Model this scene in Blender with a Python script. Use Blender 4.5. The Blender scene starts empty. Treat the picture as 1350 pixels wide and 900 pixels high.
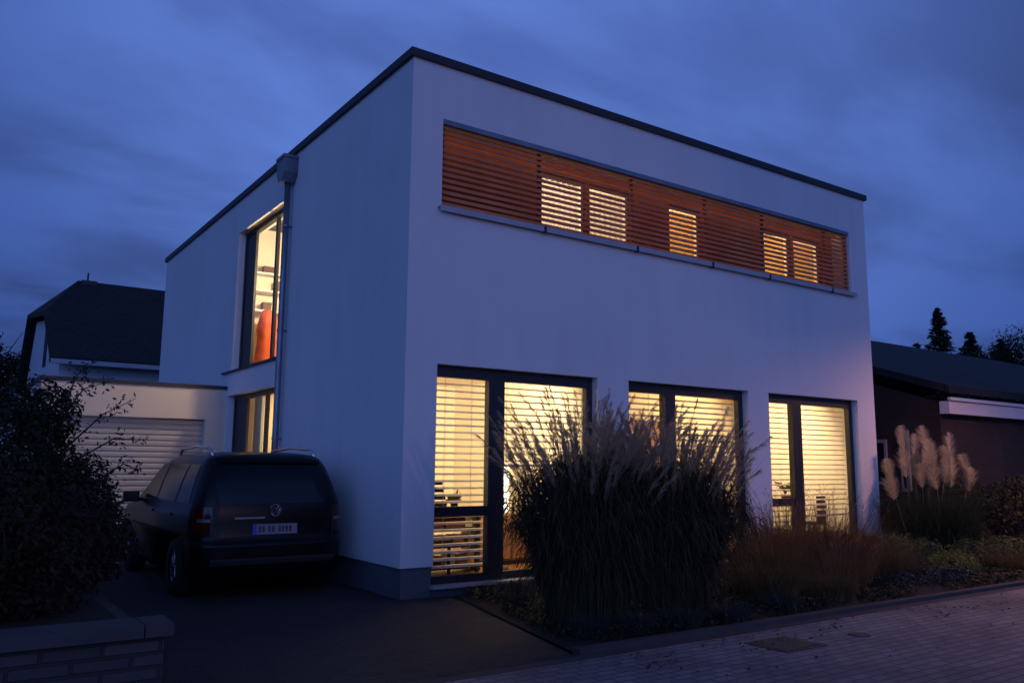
import bpy, bmesh, math, random
from mathutils import Vector, Matrix, noise
R = math.radians
rnd = random.Random(7)
S = bpy.context.scene
C = bpy.context.scene.collection

# ------------------------------------------------------------------ camera
cam = bpy.data.cameras.new('camera'); cam_o = bpy.data.objects.new('camera', cam); C.objects.link(cam_o)
cam.sensor_width = 36; cam.lens = 29.12; cam.clip_start = .05; cam.clip_end = 2000
_y, _p, _r = R(34.766), R(8.527), R(0.48)
fw = Vector((math.sin(_y)*math.cos(_p), math.cos(_y)*math.cos(_p), math.sin(_p)))
rt = Vector((math.cos(_y), -math.sin(_y), 0)); up = rt.cross(fw)
rt2 = rt*math.cos(_r) + up*math.sin(_r); up2 = up*math.cos(_r) - rt*math.sin(_r)
M = Matrix(((rt2.x, up2.x, -fw.x, -4.473), (rt2.y, up2.y, -fw.y, -8.633), (rt2.z, up2.z, -fw.z, 1.512), (0, 0, 0, 1)))
cam_o.matrix_world = M
S.camera = cam_o

# ------------------------------------------------------------------ sky: dusk, broken cloud
w = bpy.data.worlds.new('World'); S.world = w; w.use_nodes = True
nt = w.node_tree; nt.nodes.clear()
def N(nt, t, **k):
    n = nt.nodes.new(t)
    for a, b in k.items(): setattr(n, a, b)
    return n
L = lambda nt, a, b: nt.links.new(a, b)
tc = N(nt, 'ShaderNodeTexCoord'); sep = N(nt, 'ShaderNodeSeparateXYZ'); L(nt, tc.outputs['Generated'], sep.inputs[0])
def mth(nt, op, a, b=None, c=None, clamp=False):
    n = N(nt, 'ShaderNodeMath', operation=op); n.use_clamp = clamp
    for i, v in enumerate((a, b, c)):
        if v is None: continue
        if isinstance(v, (int, float)): n.inputs[i].default_value = v
        else: L(nt, v, n.inputs[i])
    return n.outputs[0]
def mix(nt, f, a, b, bt='MIX'):
    n = N(nt, 'ShaderNodeMix', data_type='RGBA', blend_type=bt); n.clamp_factor = True
    for i, v in ((0, f), (6, a), (7, b)):
        if isinstance(v, (int, float)): n.inputs[i].default_value = v
        elif isinstance(v, tuple): n.inputs[i].default_value = (*v, 1) if len(v) == 3 else v
        else: L(nt, v, n.inputs[i])
    return n.outputs[2]
den = mth(nt, 'MAXIMUM', mth(nt, 'ADD', sep.outputs[2], .22), .1)
cx = mth(nt, 'DIVIDE', sep.outputs[0], den); cy = mth(nt, 'DIVIDE', sep.outputs[1], den)
comb = N(nt, 'ShaderNodeCombineXYZ'); L(nt, cx, comb.inputs[0]); L(nt, cy, comb.inputs[1])
mp = N(nt, 'ShaderNodeMapping'); L(nt, comb.outputs[0], mp.inputs[0]); mp.inputs['Rotation'].default_value = (0, 0, R(25)); mp.inputs['Scale'].default_value = (.8, 1.3, 1)
nz = N(nt, 'ShaderNodeTexNoise'); nz.inputs['Scale'].default_value = 1.5; nz.inputs['Detail'].default_value = 7; nz.inputs['Roughness'].default_value = .50
nz.inputs['Distortion'].default_value = .3
L(nt, mp.outputs[0], nz.inputs['Vector'])
cr = N(nt, 'ShaderNodeMapRange', interpolation_type='SMOOTHSTEP'); L(nt, nz.outputs[0], cr.inputs[0]); cr.inputs[1].default_value = .36; cr.inputs[2].default_value = .64
g = Vector((math.sin(R(36))*math.cos(R(32)), math.cos(R(36))*math.cos(R(32)), math.sin(R(32))))
dp = N(nt, 'ShaderNodeVectorMath', operation='DOT_PRODUCT'); L(nt, tc.outputs['Generated'], dp.inputs[0]); dp.inputs[1].default_value = g
gl = N(nt, 'ShaderNodeMapRange', interpolation_type='SMOOTHSTEP'); L(nt, dp.outputs['Value'], gl.inputs[0]); gl.inputs[1].default_value = .78; gl.inputs[2].default_value = .99
base = mix(nt, gl.outputs[0], (.050, .105, .375), (.115, .218, .66))
cloud = mix(nt, gl.outputs[0], (.027, .053, .175), (.070, .130, .42))
col = mix(nt, cr.outputs[0], cloud, base)
sky = N(nt, 'ShaderNodeTexSky', sky_type='NISHITA'); sky.sun_disc = False; sky.sun_elevation = R(-3); sky.sun_rotation = R(200)
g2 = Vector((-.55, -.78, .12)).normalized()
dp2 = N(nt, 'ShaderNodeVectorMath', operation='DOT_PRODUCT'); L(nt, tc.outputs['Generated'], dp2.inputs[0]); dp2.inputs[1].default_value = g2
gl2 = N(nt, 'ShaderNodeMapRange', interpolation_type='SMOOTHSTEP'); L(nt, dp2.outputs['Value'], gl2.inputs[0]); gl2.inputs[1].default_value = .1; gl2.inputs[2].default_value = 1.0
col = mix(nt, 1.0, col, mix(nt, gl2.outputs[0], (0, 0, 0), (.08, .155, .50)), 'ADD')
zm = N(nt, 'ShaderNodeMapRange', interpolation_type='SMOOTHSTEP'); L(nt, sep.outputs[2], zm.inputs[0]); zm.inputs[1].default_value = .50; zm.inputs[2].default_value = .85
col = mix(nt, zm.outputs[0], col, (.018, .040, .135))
skys = mix(nt, 1.0, sky.outputs[0], (.015, .015, .02), 'MULTIPLY')
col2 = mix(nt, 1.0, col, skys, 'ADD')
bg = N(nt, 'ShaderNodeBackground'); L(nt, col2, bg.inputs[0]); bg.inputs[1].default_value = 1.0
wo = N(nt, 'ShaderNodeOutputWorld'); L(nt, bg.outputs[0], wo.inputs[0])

# last light of the western sky, very weak and wide
sl = bpy.data.lights.new('dusk_sun', 'SUN'); sl.energy = .36; sl.angle = R(60); sl.color = (.24, .38, 1)
so = bpy.data.objects.new('dusk_sun', sl); C.objects.link(so)
so.rotation_euler = Vector((.50, .66, -.06)).to_track_quat('-Z', 'Y').to_euler()

S.view_settings.view_transform = 'Standard'; S.view_settings.look = 'None'
S.view_settings.exposure = 0; S.view_settings.gamma = 1
S.cycles.max_bounces = 10; S.cycles.transparent_max_bounces = 24; S.cycles.sample_clamp_indirect = 4

# ------------------------------------------------------------------ materials
def mat(name, c, rough=.6, var=.0, scale=4, bump=0, bscale=40, metal=0, spec=.5, emit=None, es=0, coords='Object', c2=None, detail=4):
    m = bpy.data.materials.new(name); m.use_nodes = True; t = m.node_tree
    p = t.nodes['Principled BSDF']
    p.inputs['Roughness'].default_value = rough; p.inputs['Metallic'].default_value = metal
    p.inputs['Specular IOR Level'].default_value = spec
    co = N(t, 'ShaderNodeTexCoord')
    n = N(t, 'ShaderNodeTexNoise'); n.inputs['Scale'].default_value = scale; n.inputs['Detail'].default_value = detail
    L(t, co.outputs[coords], n.inputs['Vector'])
    a = tuple(max(0, x*(1-var)) for x in c); b = c2 if c2 else tuple(min(1, x*(1+var)) for x in c)
    mr = N(t, 'ShaderNodeMapRange'); L(t, n.outputs[0], mr.inputs[0]); mr.inputs[1].default_value = .3; mr.inputs[2].default_value = .7
    L(t, mix(t, mr.outputs[0], a, b), p.inputs['Base Color'])
    if bump:
        n2 = N(t, 'ShaderNodeTexNoise'); n2.inputs['Scale'].default_value = bscale; n2.inputs['Detail'].default_value = 3
        L(t, co.outputs[coords], n2.inputs['Vector'])
        bp = N(t, 'ShaderNodeBump'); bp.inputs['Strength'].default_value = bump; bp.inputs['Distance'].default_value = .01
        L(t, n2.outputs[0], bp.inputs['Height']); L(t, bp.outputs[0], p.inputs['Normal'])
    if emit: p.inputs['Emission Color'].default_value = (*emit, 1); p.inputs['Emission Strength'].default_value = es
    return m
def brickmat(name, c1, c2, mortar, bw, bh, rough=.8, bump=.5, rot=(0, 0, 0), msize=.006, var=.25, nscale=.7, offs=.5, bd=.006):
    m = bpy.data.materials.new(name); m.use_nodes = True; t = m.node_tree; p = t.nodes['Principled BSDF']
    p.inputs['Roughness'].default_value = rough
    co = N(t, 'ShaderNodeTexCoord'); mp = N(t, 'ShaderNodeMapping'); mp.inputs['Rotation'].default_value = rot
    L(t, co.outputs['Object'], mp.inputs[0])
    b = N(t, 'ShaderNodeTexBrick'); b.offset = offs; L(t, mp.outputs[0], b.inputs['Vector'])
    b.inputs['Scale'].default_value = 1; b.inputs['Brick Width'].default_value = bw; b.inputs['Row Height'].default_value = bh
    b.inputs['Mortar Size'].default_value = msize; b.inputs['Mortar Smooth'].default_value = .3
    b.inputs['Color1'].default_value = (*c1, 1); b.inputs['Color2'].default_value = (*c2, 1); b.inputs['Mortar'].default_value = (*mortar, 1)
    n = N(t, 'ShaderNodeTexNoise'); n.inputs['Scale'].default_value = nscale; n.inputs['Detail'].default_value = 6; L(t, co.outputs['Object'], n.inputs['Vector'])
    mr = N(t, 'ShaderNodeMapRange'); L(t, n.outputs[0], mr.inputs[0]); mr.inputs[1].default_value = .3; mr.inputs[2].default_value = .7
    mr.inputs[3].default_value = 1-var; mr.inputs[4].default_value = 1+var
    sc = N(t, 'ShaderNodeVectorMath', operation='SCALE'); L(t, b.outputs[0], sc.inputs[0]); L(t, mr.outputs[0], sc.inputs['Scale'])
    L(t, sc.outputs[0], p.inputs['Base Color'])
    n3 = N(t, 'ShaderNodeTexNoise'); n3.inputs['Scale'].default_value = 30; L(t, co.outputs['Object'], n3.inputs['Vector'])
    h = mth(t, 'MULTIPLY_ADD', n3.outputs[0], .35, mth(t, 'SUBTRACT', 1, b.outputs['Fac']))
    bp = N(t, 'ShaderNodeBump'); bp.inputs['Strength'].default_value = bump; bp.inputs['Distance'].default_value = bd
    L(t, h, bp.inputs['Height']); L(t, bp.outputs[0], p.inputs['Normal'])
    return m
def leafmat(name, c, c2, trans=.3, scale=3, rough=.6):
    m = mat(name, c, rough, 0, scale, c2=c2, spec=.25); t = m.node_tree; p = t.nodes['Principled BSDF']
    out = [n for n in t.nodes if n.type == 'OUTPUT_MATERIAL'][0]
    tr = N(t, 'ShaderNodeBsdfTranslucent'); L(t, p.inputs['Base Color'].links[0].from_socket, tr.inputs[0])
    ms = N(t, 'ShaderNodeMixShader'); ms.inputs[0].default_value = trans
    L(t, p.outputs[0], ms.inputs[1]); L(t, tr.outputs[0], ms.inputs[2]); L(t, ms.outputs[0], out.inputs[0])
    return m
def glassmat(name, tint=(1, 1, 1), refl=.08):
    m = bpy.data.materials.new(name); m.use_nodes = True; t = m.node_tree; t.nodes.clear()
    out = N(t, 'ShaderNodeOutputMaterial'); tr = N(t, 'ShaderNodeBsdfTransparent'); tr.inputs[0].default_value = (*tint, 1)
    gl = N(t, 'ShaderNodeBsdfGlossy'); gl.inputs['Roughness'].default_value = .02
    ge = N(t, 'ShaderNodeNewGeometry'); dt = N(t, 'ShaderNodeVectorMath', operation='DOT_PRODUCT'); L(t, ge.outputs['Normal'], dt.inputs[0]); L(t, ge.outputs['Incoming'], dt.inputs[1])
    f5 = mth(t, 'POWER', mth(t, 'SUBTRACT', 1, mth(t, 'ABSOLUTE', dt.outputs['Value'])), 5)
    ms = N(t, 'ShaderNodeMixShader'); L(t, mth(t, 'MULTIPLY_ADD', f5, .93, .06), ms.inputs[0]); L(t, tr.outputs[0], ms.inputs[1]); L(t, gl.outputs[0], ms.inputs[2]); L(t, ms.outputs[0], out.inputs[0])
    return m
def emat(name, c, s):
    m = bpy.data.materials.new(name); m.use_nodes = True; p = m.node_tree.nodes['Principled BSDF']
    p.inputs['Base Color'].default_value = (.8, .8, .75, 1); p.inputs['Emission Color'].default_value = (*c, 1); p.inputs['Emission Strength'].default_value = s
    return m

m_plaster = mat('white_render', (.74, .74, .74), .9, .035, .5, bump=.35, bscale=120, detail=6)
def stain(m, amt):
    t = m.node_tree; p = t.nodes['Principled BSDF']; src = p.inputs['Base Color'].links[0].from_socket
    co = N(t, 'ShaderNodeTexCoord'); mp = N(t, 'ShaderNodeMapping'); mp.inputs['Scale'].default_value = (2.2, 2.2, .35); L(t, co.outputs['Object'], mp.inputs[0])
    n = N(t, 'ShaderNodeTexNoise'); n.inputs['Scale'].default_value = 1.6; n.inputs['Detail'].default_value = 6; L(t, mp.outputs[0], n.inputs['Vector'])
    n2 = N(t, 'ShaderNodeTexNoise'); n2.inputs['Scale'].default_value = .9; n2.inputs['Detail'].default_value = 5; L(t, co.outputs['Object'], n2.inputs['Vector'])
    v = mth(t, 'MULTIPLY', mth(t, 'SUBTRACT', n.outputs[0], .42), mth(t, 'SUBTRACT', n2.outputs[0], .30)); f = mth(t, 'MULTIPLY', v, amt, clamp=True)
    L(t, mix(t, f, src, (.40, .39, .36)), p.inputs['Base Color'])
stain(m_plaster, 1.3)
m_plaster_g = mat('cream_render', (.72, .62, .50), .9, .04, .6, bump=.35, bscale=120)
m_plinth = mat('grey_plinth', (.10, .105, .12), .85, .15, 2, bump=.4, bscale=60)
m_dark = mat('anthracite_metal', (.018, .020, .024), .45, .1, 3)
m_coping = mat('dark_zinc', (.020, .023, .03), .5, .2, 2)
m_zinc = mat('zinc', (.22, .25, .28), .38, .2, 3, metal=.7)
m_sill = mat('aluminium_sill', (.42, .43, .45), .45, .08, 2, metal=.2)
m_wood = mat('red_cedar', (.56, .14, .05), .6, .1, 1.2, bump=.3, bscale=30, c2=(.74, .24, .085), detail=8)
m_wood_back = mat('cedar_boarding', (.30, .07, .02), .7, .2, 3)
m_floor = mat('oak_floor', (.22, .11, .045), .4, .2, 4)
m_cream = mat('cream_wall', (.80, .74, .62), .9, .03, 1)
m_white = mat('white_paint', (.8, .8, .78), .6, .03, 3)
m_slat = leafmat('blind_slat', (.80, .74, .62), (.82, .77, .66), .35, 2, .5)
m_glass = glassmat('window_glass')
m_shelf = mat('dark_shelf', (.03, .022, .018), .6, .2, 3)
m_brownwood = mat('walnut', (.12, .055, .025), .6, .2, 3)
m_asphalt = brickmat('driveway_paver', (.019, .020, .023), (.028, .029, .032), (.009, .009, .010), .2, .1, .85, .6)
m_street = brickmat('street_paver', (.17, .16, .165), (.24, .225, .23), (.085, .08, .083), .2, .1, .8, .7, var=.35, msize=.008, bd=.008)
m_soil = mat('soil', (.012, .010, .008), .95, .4, 5, bump=1, bscale=25)
m_lawn = mat('ground_far', (.035, .045, .022), .95, .4, .5, bump=.6, bscale=8)
m_kerb = mat('kerb_stone', (.045, .045, .05), .85, .2, 4, bump=.5)
m_stone = brickmat('split_stone', (.040, .039, .042), (.062, .060, .063), (.024, .024, .026), .30, .075, .9, 1, rot=(R(90), 0, 0), msize=.012, bd=.02)
m_slab = mat('wall_cap', (.05, .048, .054), .8, .15, 3, bump=.4)
m_iron = mat('cast_iron', (.06, .058, .06), .6, .2, 8, metal=.4)
m_rooftile = brickmat('roof_tile', (.016, .016, .018), (.024, .023, .025), (.009, .009, .010), .28, .32, .9, .7, msize=.02, bd=.03)
m_brick = brickmat('brown_brick', (.030, .018, .014), (.044, .025, .019), (.030, .026, .024), .24, .08, .9, .5, rot=(R(90), 0, 0))
m_brick_s = brickmat('brown_brick_side', (.030, .018, .014), (.044, .025, .019), (.030, .026, .024), .24, .08, .9, .5, rot=(0, R(90), R(90)))
m_gutter = mat('weathered_frame', (.30, .28, .28), .7, .15, 3)
m_bark = mat('bark', (.06, .045, .035), .9, .3, 6, bump=1, bscale=20)
m_stem = mat('straw_stem', (.24, .19, .10), .8, .3, 4)
m_paint = mat('black_car_paint', (.004, .0045, .006), .32, .1, 3, spec=.18)
m_paint.node_tree.nodes['Principled BSDF'].inputs['Coat Weight'].default_value = .12
m_plastic = mat('black_plastic', (.014, .014, .016), .6, .1, 9)
m_carglass = mat('tinted_glass', (.004, .005, .008), .12, .05, 2, spec=.42)
m_red = mat('tail_lens', (.05, .004, .005), .15, .2, 20)
m_chrome = mat('chrome', (.75, .75, .78), .2, .02, 4, metal=1)
m_tyre = mat('tyre', (.015, .015, .015), .9, .2, 9)
m_rim = mat('alloy', (.35, .36, .38), .35, .1, 5, metal=.8)
m_plate = mat('number_plate', (.20, .205, .25), .5, .02, 3)
m_blue = mat('plate_blue', (.02, .06, .45), .5, 0, 3)
m_ink = mat('plate_marks', (.05, .05, .06), .5, 0, 3)

# ------------------------------------------------------------------ helpers
def box(bm, x0, x1, y0, y1, z0, z1):
    v = [bm.verts.new((x, y, z)) for z in (z0, z1) for (x, y) in ((x0, y0), (x1, y0), (x1, y1), (x0, y1))]
    for f in ((3, 2, 1, 0), (4, 5, 6, 7), (0, 1, 5, 4), (1, 2, 6, 5), (2, 3, 7, 6), (3, 0, 4, 7)):
        bm.faces.new([v[i] for i in f])
    return v
def obj(name, bm, m, parent=None, smooth=False, bevel=0):
    if bevel:
        bmesh.ops.bevel(bm, geom=list(bm.edges), offset=bevel, segments=2, affect='EDGES', profile=.5)
    me = bpy.data.meshes.new(name); bm.to_mesh(me); bm.free(); me.materials.append(m)
    if smooth:
        for p in me.polygons: p.use_smooth = True
    o = bpy.data.objects.new(name, me); C.objects.link(o)
    if parent: o.parent = parent; o.matrix_parent_inverse = Matrix.Translation(-parent.location) if parent.type == 'EMPTY' and not parent.parent else Matrix.Identity(4)
    if parent and parent.type == 'EMPTY' and any(parent.rotation_euler): o.matrix_parent_inverse = (Matrix.Translation(parent.location) @ parent.rotation_euler.to_matrix().to_4x4()).inverted()
    return o
def boxo(name, dims, m, parent=None, bevel=0):
    bm = bmesh.new(); box(bm, *dims); return obj(name, bm, m, parent, bevel=bevel)
def tag(o, label, cat, group=None):
    o['label'] = label; o['category'] = cat
    if group: o['group'] = group
    return o
def thing(name, label, cat, loc=(0, 0, 0), group=None):
    o = bpy.data.objects.new(name, None); o.empty_display_size = .2; C.objects.link(o); o.location = loc
    return tag(o, label, cat, group)
def struct(o): o['kind'] = 'structure'; return o
def tube(bm, pts, rad, n=8, cap=True):
    rings = []
    for i, p in enumerate(pts):
        p = Vector(p); r = rad[i] if isinstance(rad, (list, tuple)) else rad
        d = (Vector(pts[min(i+1, len(pts)-1)]) - Vector(pts[max(i-1, 0)])).normalized()
        a = d.orthogonal().normalized(); b = d.cross(a)
        if i and rings:
            a = (pa - d*pa.dot(d)).normalized(); b = d.cross(a)
        pa = a
        rings.append([bm.verts.new(p + (a*math.cos(2*math.pi*k/n) + b*math.sin(2*math.pi*k/n))*r) for k in range(n)])
    for i in range(len(rings)-1):
        for k in range(n): bm.faces.new((rings[i][k], rings[i][(k+1) % n], rings[i+1][(k+1) % n], rings[i+1][k]))
    if cap:
        bm.faces.new(rings[0][::-1]); bm.faces.new(rings[-1])
def lathe(bm, prof, c=(0, 0, 0), n=20):
    rings = [[bm.verts.new((c[0]+r*math.cos(2*math.pi*k/n), c[1]+r*math.sin(2*math.pi*k/n), c[2]+z)) for k in range(n)] for r, z in prof]
    for i in range(len(rings)-1):
        for k in range(n): bm.faces.new((rings[i][k], rings[i][(k+1) % n], rings[i+1][(k+1) % n], rings[i+1][k]))
    bm.faces.new(rings[0][::-1]); bm.faces.new(rings[-1])
def disc(bm, c, axis, r, h, n=24, r2=None):
    axis = Vector(axis).normalized(); tube(bm, [Vector(c)-axis*h/2, Vector(c)+axis*h/2], [r, r2 if r2 else r], n)
def poly(bm, pts): return bm.faces.new([bm.verts.new(p) for p in pts])
def slab(bm, pts, off):
    """closed prism from a planar outline"""
    off = Vector(off); a = [bm.verts.new(p) for p in pts]; b = [bm.verts.new(Vector(p)+off) for p in pts]; n = len(a)
    bm.faces.new(a); bm.faces.new(b[::-1])
    for i in range(n): bm.faces.new((a[i], b[i], b[(i+1) % n], a[(i+1) % n]))
def wall_holes(bm, u0, u1, z0, z1, holes, thick, P):
    """wall with rectangular openings; P(u, d, z) -> point, d is depth 0..thick"""
    us = sorted({u0, u1, *[h[0] for h in holes], *[h[1] for h in holes]}); zs = sorted({z0, z1, *[h[2] for h in holes], *[h[3] for h in holes]})
    V = {}
    def v(i, j, d):
        if (i, j, d) not in V: V[(i, j, d)] = bm.verts.new(P(us[i], d*thick, zs[j]))
        return V[(i, j, d)]
    def solid(i, j):
        if i < 0 or j < 0 or i >= len(us)-1 or j >= len(zs)-1: return False
        a, b = (us[i]+us[i+1])/2, (zs[j]+zs[j+1])/2
        return not any(h[0] < a < h[1] and h[2] < b < h[3] for h in holes)
    for i in range(len(us)-1):
        for j in range(len(zs)-1):
            if not solid(i, j): continue
            bm.faces.new((v(i, j, 0), v(i+1, j, 0), v(i+1, j+1, 0), v(i, j+1, 0)))
            bm.faces.new((v(i, j+1, 1), v(i+1, j+1, 1), v(i+1, j, 1), v(i, j, 1)))
            if not solid(i-1, j): bm.faces.new((v(i, j, 1), v(i, j, 0), v(i, j+1, 0), v(i, j+1, 1)))
            if not solid(i+1, j): bm.faces.new((v(i+1, j, 0), v(i+1, j, 1), v(i+1, j+1, 1), v(i+1, j+1, 0)))
            if not solid(i, j-1): bm.faces.new((v(i, j, 0), v(i, j, 1), v(i+1, j, 1), v(i+1, j, 0)))
            if not solid(i, j+1): bm.faces.new((v(i, j+1, 1), v(i, j+1, 0), v(i+1, j+1, 0), v(i+1, j+1, 1)))
    bmesh.ops.recalc_face_normals(bm, faces=list(bm.faces))
def mesh_obj(name, V, F, m, parent=None):
    me = bpy.data.meshes.new(name); me.from_pydata(V, [], F); me.update()
    if isinstance(m, (list, tuple)):
        for x in m: me.materials.append(x)
    else: me.materials.append(m)
    o = bpy.data.objects.new(name, me); C.objects.link(o)
    if parent: o.parent = parent; o.matrix_parent_inverse = Matrix.Translation(-parent.location)
    return o

# ------------------------------------------------------------------ ground
def sheet(name, pts, z, m):
    bm = bmesh.new(); poly(bm, [(x, y, z) for x, y in pts]); return struct(obj(name, bm, m))
sheet('ground', [(-600, -600), (600, -600), (600, 600), (-600, 600)], -.03, m_lawn)
sheet('street', [(-60, -14), (60, -14), (60, -3.33), (-60, -3.33)], 0.0, m_street)
sheet('driveway', [(-3.1, -3.2), (-.06, -3.2), (.62, -.3), (.62, 0.02), (0.04, .02), (0.04, 7.2), (-3.1, 7.2)], 0.004, m_asphalt)
struct(boxo('gutter', (-60, 60, -3.34, -3.2, -.02, .002), m_kerb))
# planting bed, gently uneven
def bed(name, x0, x1, y0, y1, h, left=None):
    bm = bmesh.new(); nx, ny = 90, 24; g = []
    for j in range(ny+1):
        t = j/ny; y = y0 + (y1-y0)*t; row = []
        xl = x0 if left is None else left[0] + (left[1]-left[0])*t
        for i in range(nx+1):
            s = i/nx; x = xl + (x1-xl)*s
            e = min(s*nx/5, t*ny/3, 1, (ny-j)/2+.5)
            row.append(bm.verts.new((x, y, .01 + h*e*(.5+.6*noise.noise(Vector((x*1.3, y*1.3, 3)))))))
        g.append(row)
    for j in range(ny):
        for i in range(nx): bm.faces.new((g[j][i], g[j][i+1], g[j+1][i+1], g[j+1][i]))
    return struct(obj(name, bm, m_soil, smooth=True))
bed('planting_bed', 0, 13.9, -3.1, -.03, .10, left=(0.0, .70))
bed('side_bed', 9.65, 13.8, -.03, 3.0, .08)
struct(boxo('bed_edging', (0.0, 13.9, -3.2, -3.1, -.02, .045), m_kerb))
struct(boxo('raised_bed', (-9, -3.36, -3.3, 5.5, -.02, .50), m_soil))

# ------------------------------------------------------------------ house
H = thing('flat_roof_house', 'white rendered two storey flat roofed house with cedar louvre band and lit windows', 'house')
HX, HY, HZ, ZP = 9.576, 13.12, 6.52, .35
LX0, LX1, LZ0, LZ1 = .44, 9.05, 4.68, 5.82
WS, WT = .13, 2.72
Wn = [(.43, 2.96), (3.53, 6.09), (6.59, 9.05)]
SY0, SY1 = 4.47, 7.0
bm = bmesh.new()
wall_holes(bm, 0, HX, ZP, HZ, [(a, b, ZP-.0, WT) for a, b in Wn] + [(LX0, LX1, LZ0, LZ1)], .36, lambda u, d, z: (u, d, z))
front = obj('front_wall', bm, m_plaster, H)
bm = bmesh.new()
wall_holes(bm, .36, HY, ZP, HZ, [(SY0, SY1, 3.22, 5.86), (SY0, 7.15, ZP, 2.76)], .36, lambda u, d, z: (d, u, z))
obj('side_wall', bm, m_plaster, H)
bm = bmesh.new(); box(bm, HX-.36, HX, .36, HY, ZP, HZ); obj('east_wall', bm, m_plaster, H).name = 'side_wall'
bm = bmesh.new(); box(bm, .36, HX-.36, HY-.36, HY, ZP, HZ); obj('rear_wall', bm, m_plaster, H)
bm = bmesh.new()
box(bm, .03, .42, .03, .36, -.02, ZP); box(bm, .03, .36, .36, HY, -.02, ZP)
xs = [.42, 2.97, 3.52, 6.10, 6.58, 9.06]
for i in range(0, 5):
    box(bm, xs[i], xs[i+1], .03 if i % 2 else .06, .36, -.02, ZP if i % 2 else WS-.035)
box(bm, 9.06, HX-.03, .03, .36, -.02, ZP); box(bm, HX-.36, HX-.03, .36, HY, -.02, ZP)
obj('plinth', bm, m_plinth, H)
bm = bmesh.new()
e = .05
box(bm, -e, HX+e, -e, .40, HZ, HZ+.10); box(bm, -e, .40, .40, HY-.40, HZ, HZ+.10); box(bm, HX-.40, HX+e, .40, HY-.40, HZ, HZ+.10); box(bm, -e, HX+e, HY-.40, HY+e, HZ, HZ+.10)
obj('roof_coping', bm, m_coping, H)
boxo('roof', (.365, HX-.365, .365, HY-.365, HZ-.35, HZ-.12), m_dark, H)
bm = bmesh.new()
box(bm, .365, HX-.365, .365, HY-.365, .0, .10); box(bm, .365, HX-.365, .365, HY-.365, 2.95, 3.18)
obj('floor', bm, m_floor, H)
bm = bmesh.new()
box(bm, .365, HX-.365, 4.2, 4.3, .102, 2.948)          # wall behind front rooms
box(bm, .365, HX-.365, 4.2, 4.3, 3.182, HZ-.352)
for x in (3.2, 6.30): box(bm, x, x+.08, .365, 4.198, .102, 2.948)
for x in (4.1, 6.0): box(bm, x, x+.08, .60, 4.198, 3.182, HZ-.352)
box(bm, 3.4, 3.5, 4.302, 7.6, .102, 2.948); box(bm, 3.4, 3.5, 4.302, 7.6, 3.182, HZ-.352)
box(bm, .365, 3.398, 7.5, 7.6, .102, 2.948); box(bm, .365, 3.398, 7.5, 7.6, 3.182, HZ-.352)
obj('partition_wall', bm, m_cream, H)
bm = bmesh.new()
box(bm, .37, HX-.37, .37, 4.19, 2.90, 2.944)
obj('ceiling', bm, m_cream, H)

def frame_rect(bm, x0, x1, y0, y1, z0, z1, t):
    box(bm, x0, x0+t, y0, y1, z0, z1); box(bm, x1-t, x1, y0, y1, z0, z1)
    box(bm, x0+t, x1-t, y0, y1, z1-t, z1); box(bm, x0+t, x1-t, y0, y1, z0, z0+t)
def slats(bm, x0, x1, y, z0, z1, pitch=.085, wd=.072, tilt=22, jit=0):
    z = z1
    while z > z0:
        dy, dz = math.cos(R(tilt))*wd/2, math.sin(R(tilt))*wd/2
        j = rnd.uniform(-1, 1)*jit
        a = [(x0, y-dy, z-dz+j), (x1, y-dy, z-dz-j), (x1, y, z+.006-j), (x0, y, z+.006+j)]
        b = [(x0, y, z+.006+j), (x1, y, z+.006-j), (x1, y+dy, z+dz-j), (x0, y+dy, z+dz+j)]
        for q in (a, b):
            lo = [bm.verts.new(p) for p in q]; bm.faces.new(lo)
        z -= pitch
    for xx in (x0+.25, x1-.25):
        box(bm, xx-.003, xx+.003, y-.002, y+.002, z0, z1+.03)
def ground_window(a, b, mull, tilt_l, tilt_r, botL, botR, right_trans):
    w = boxo('window', (a+.002, a+.06, .13, .20, WS, WT-.002), m_dark, H)
    me = w.data
    bm = bmesh.new()
    x0, x1, z0, z1 = a+.002, b-.002, WS, WT-.002
    box(bm, x0, x0+.045, .12, .21, z0, z1); box(bm, x1-.10, x1, .12, .21, z0, z1)
    box(bm, x0+.045, x1-.10, .12, .21, z1-.14, z1); box(bm, x0+.045, x1-.10, .12, .21, z0, z0+.09)
    box(bm, mull-.12, mull+.12, .11, .21, z0+.09, z1-.14)
    box(bm, x0+.045, mull-.12, .125, .205, .90, 1.02)
    bm.to_mesh(me); bm.free()
    bm = bmesh.new(); poly(bm, [(x0+.045, .165, z0+.09), (mull-.12, .165, z0+.09), (mull-.12, .165, .90), (x0+.045, .165, .90)])
    poly(bm, [(x0+.045, .165, 1.02), (mull-.12, .165, 1.02), (mull-.12, .165, z1-.14), (x0+.045, .165, z1-.14)])
    poly(bm, [(mull+.12, .165, z0+.09), (x1-.10, .165, z0+.09), (x1-.10, .165, z1-.14), (mull+.12, .165, z1-.14)])
    obj('pane', bm, m_glass, w)
    bm = bmesh.new(); slats(bm, x0+.03, mull-.02, .28, botL, z1-.12, tilt=tilt_l, jit=.002); obj('blind', bm, m_slat, w)
    bm = bmesh.new(); slats(bm, mull+.02, x1-.05, .28, botR, z1-.12, tilt=tilt_r, jit=.003)
    box(bm, mull+.02, x1-.05, .265, .295, botR-.05, botR-.02); obj('blind', bm, m_slat, w)
    bm = bmesh.new(); box(bm, a-.02, b+.02, -.05, .14, WS-.033, WS-.003); obj('sill', bm, m_sill, w)
    return w
ground_window(*Wn[0], 1.37, 24, 24, .25, 1.55, 0)
ground_window(*Wn[1], 4.45, 30, 30, .25, .60, 0)
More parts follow.
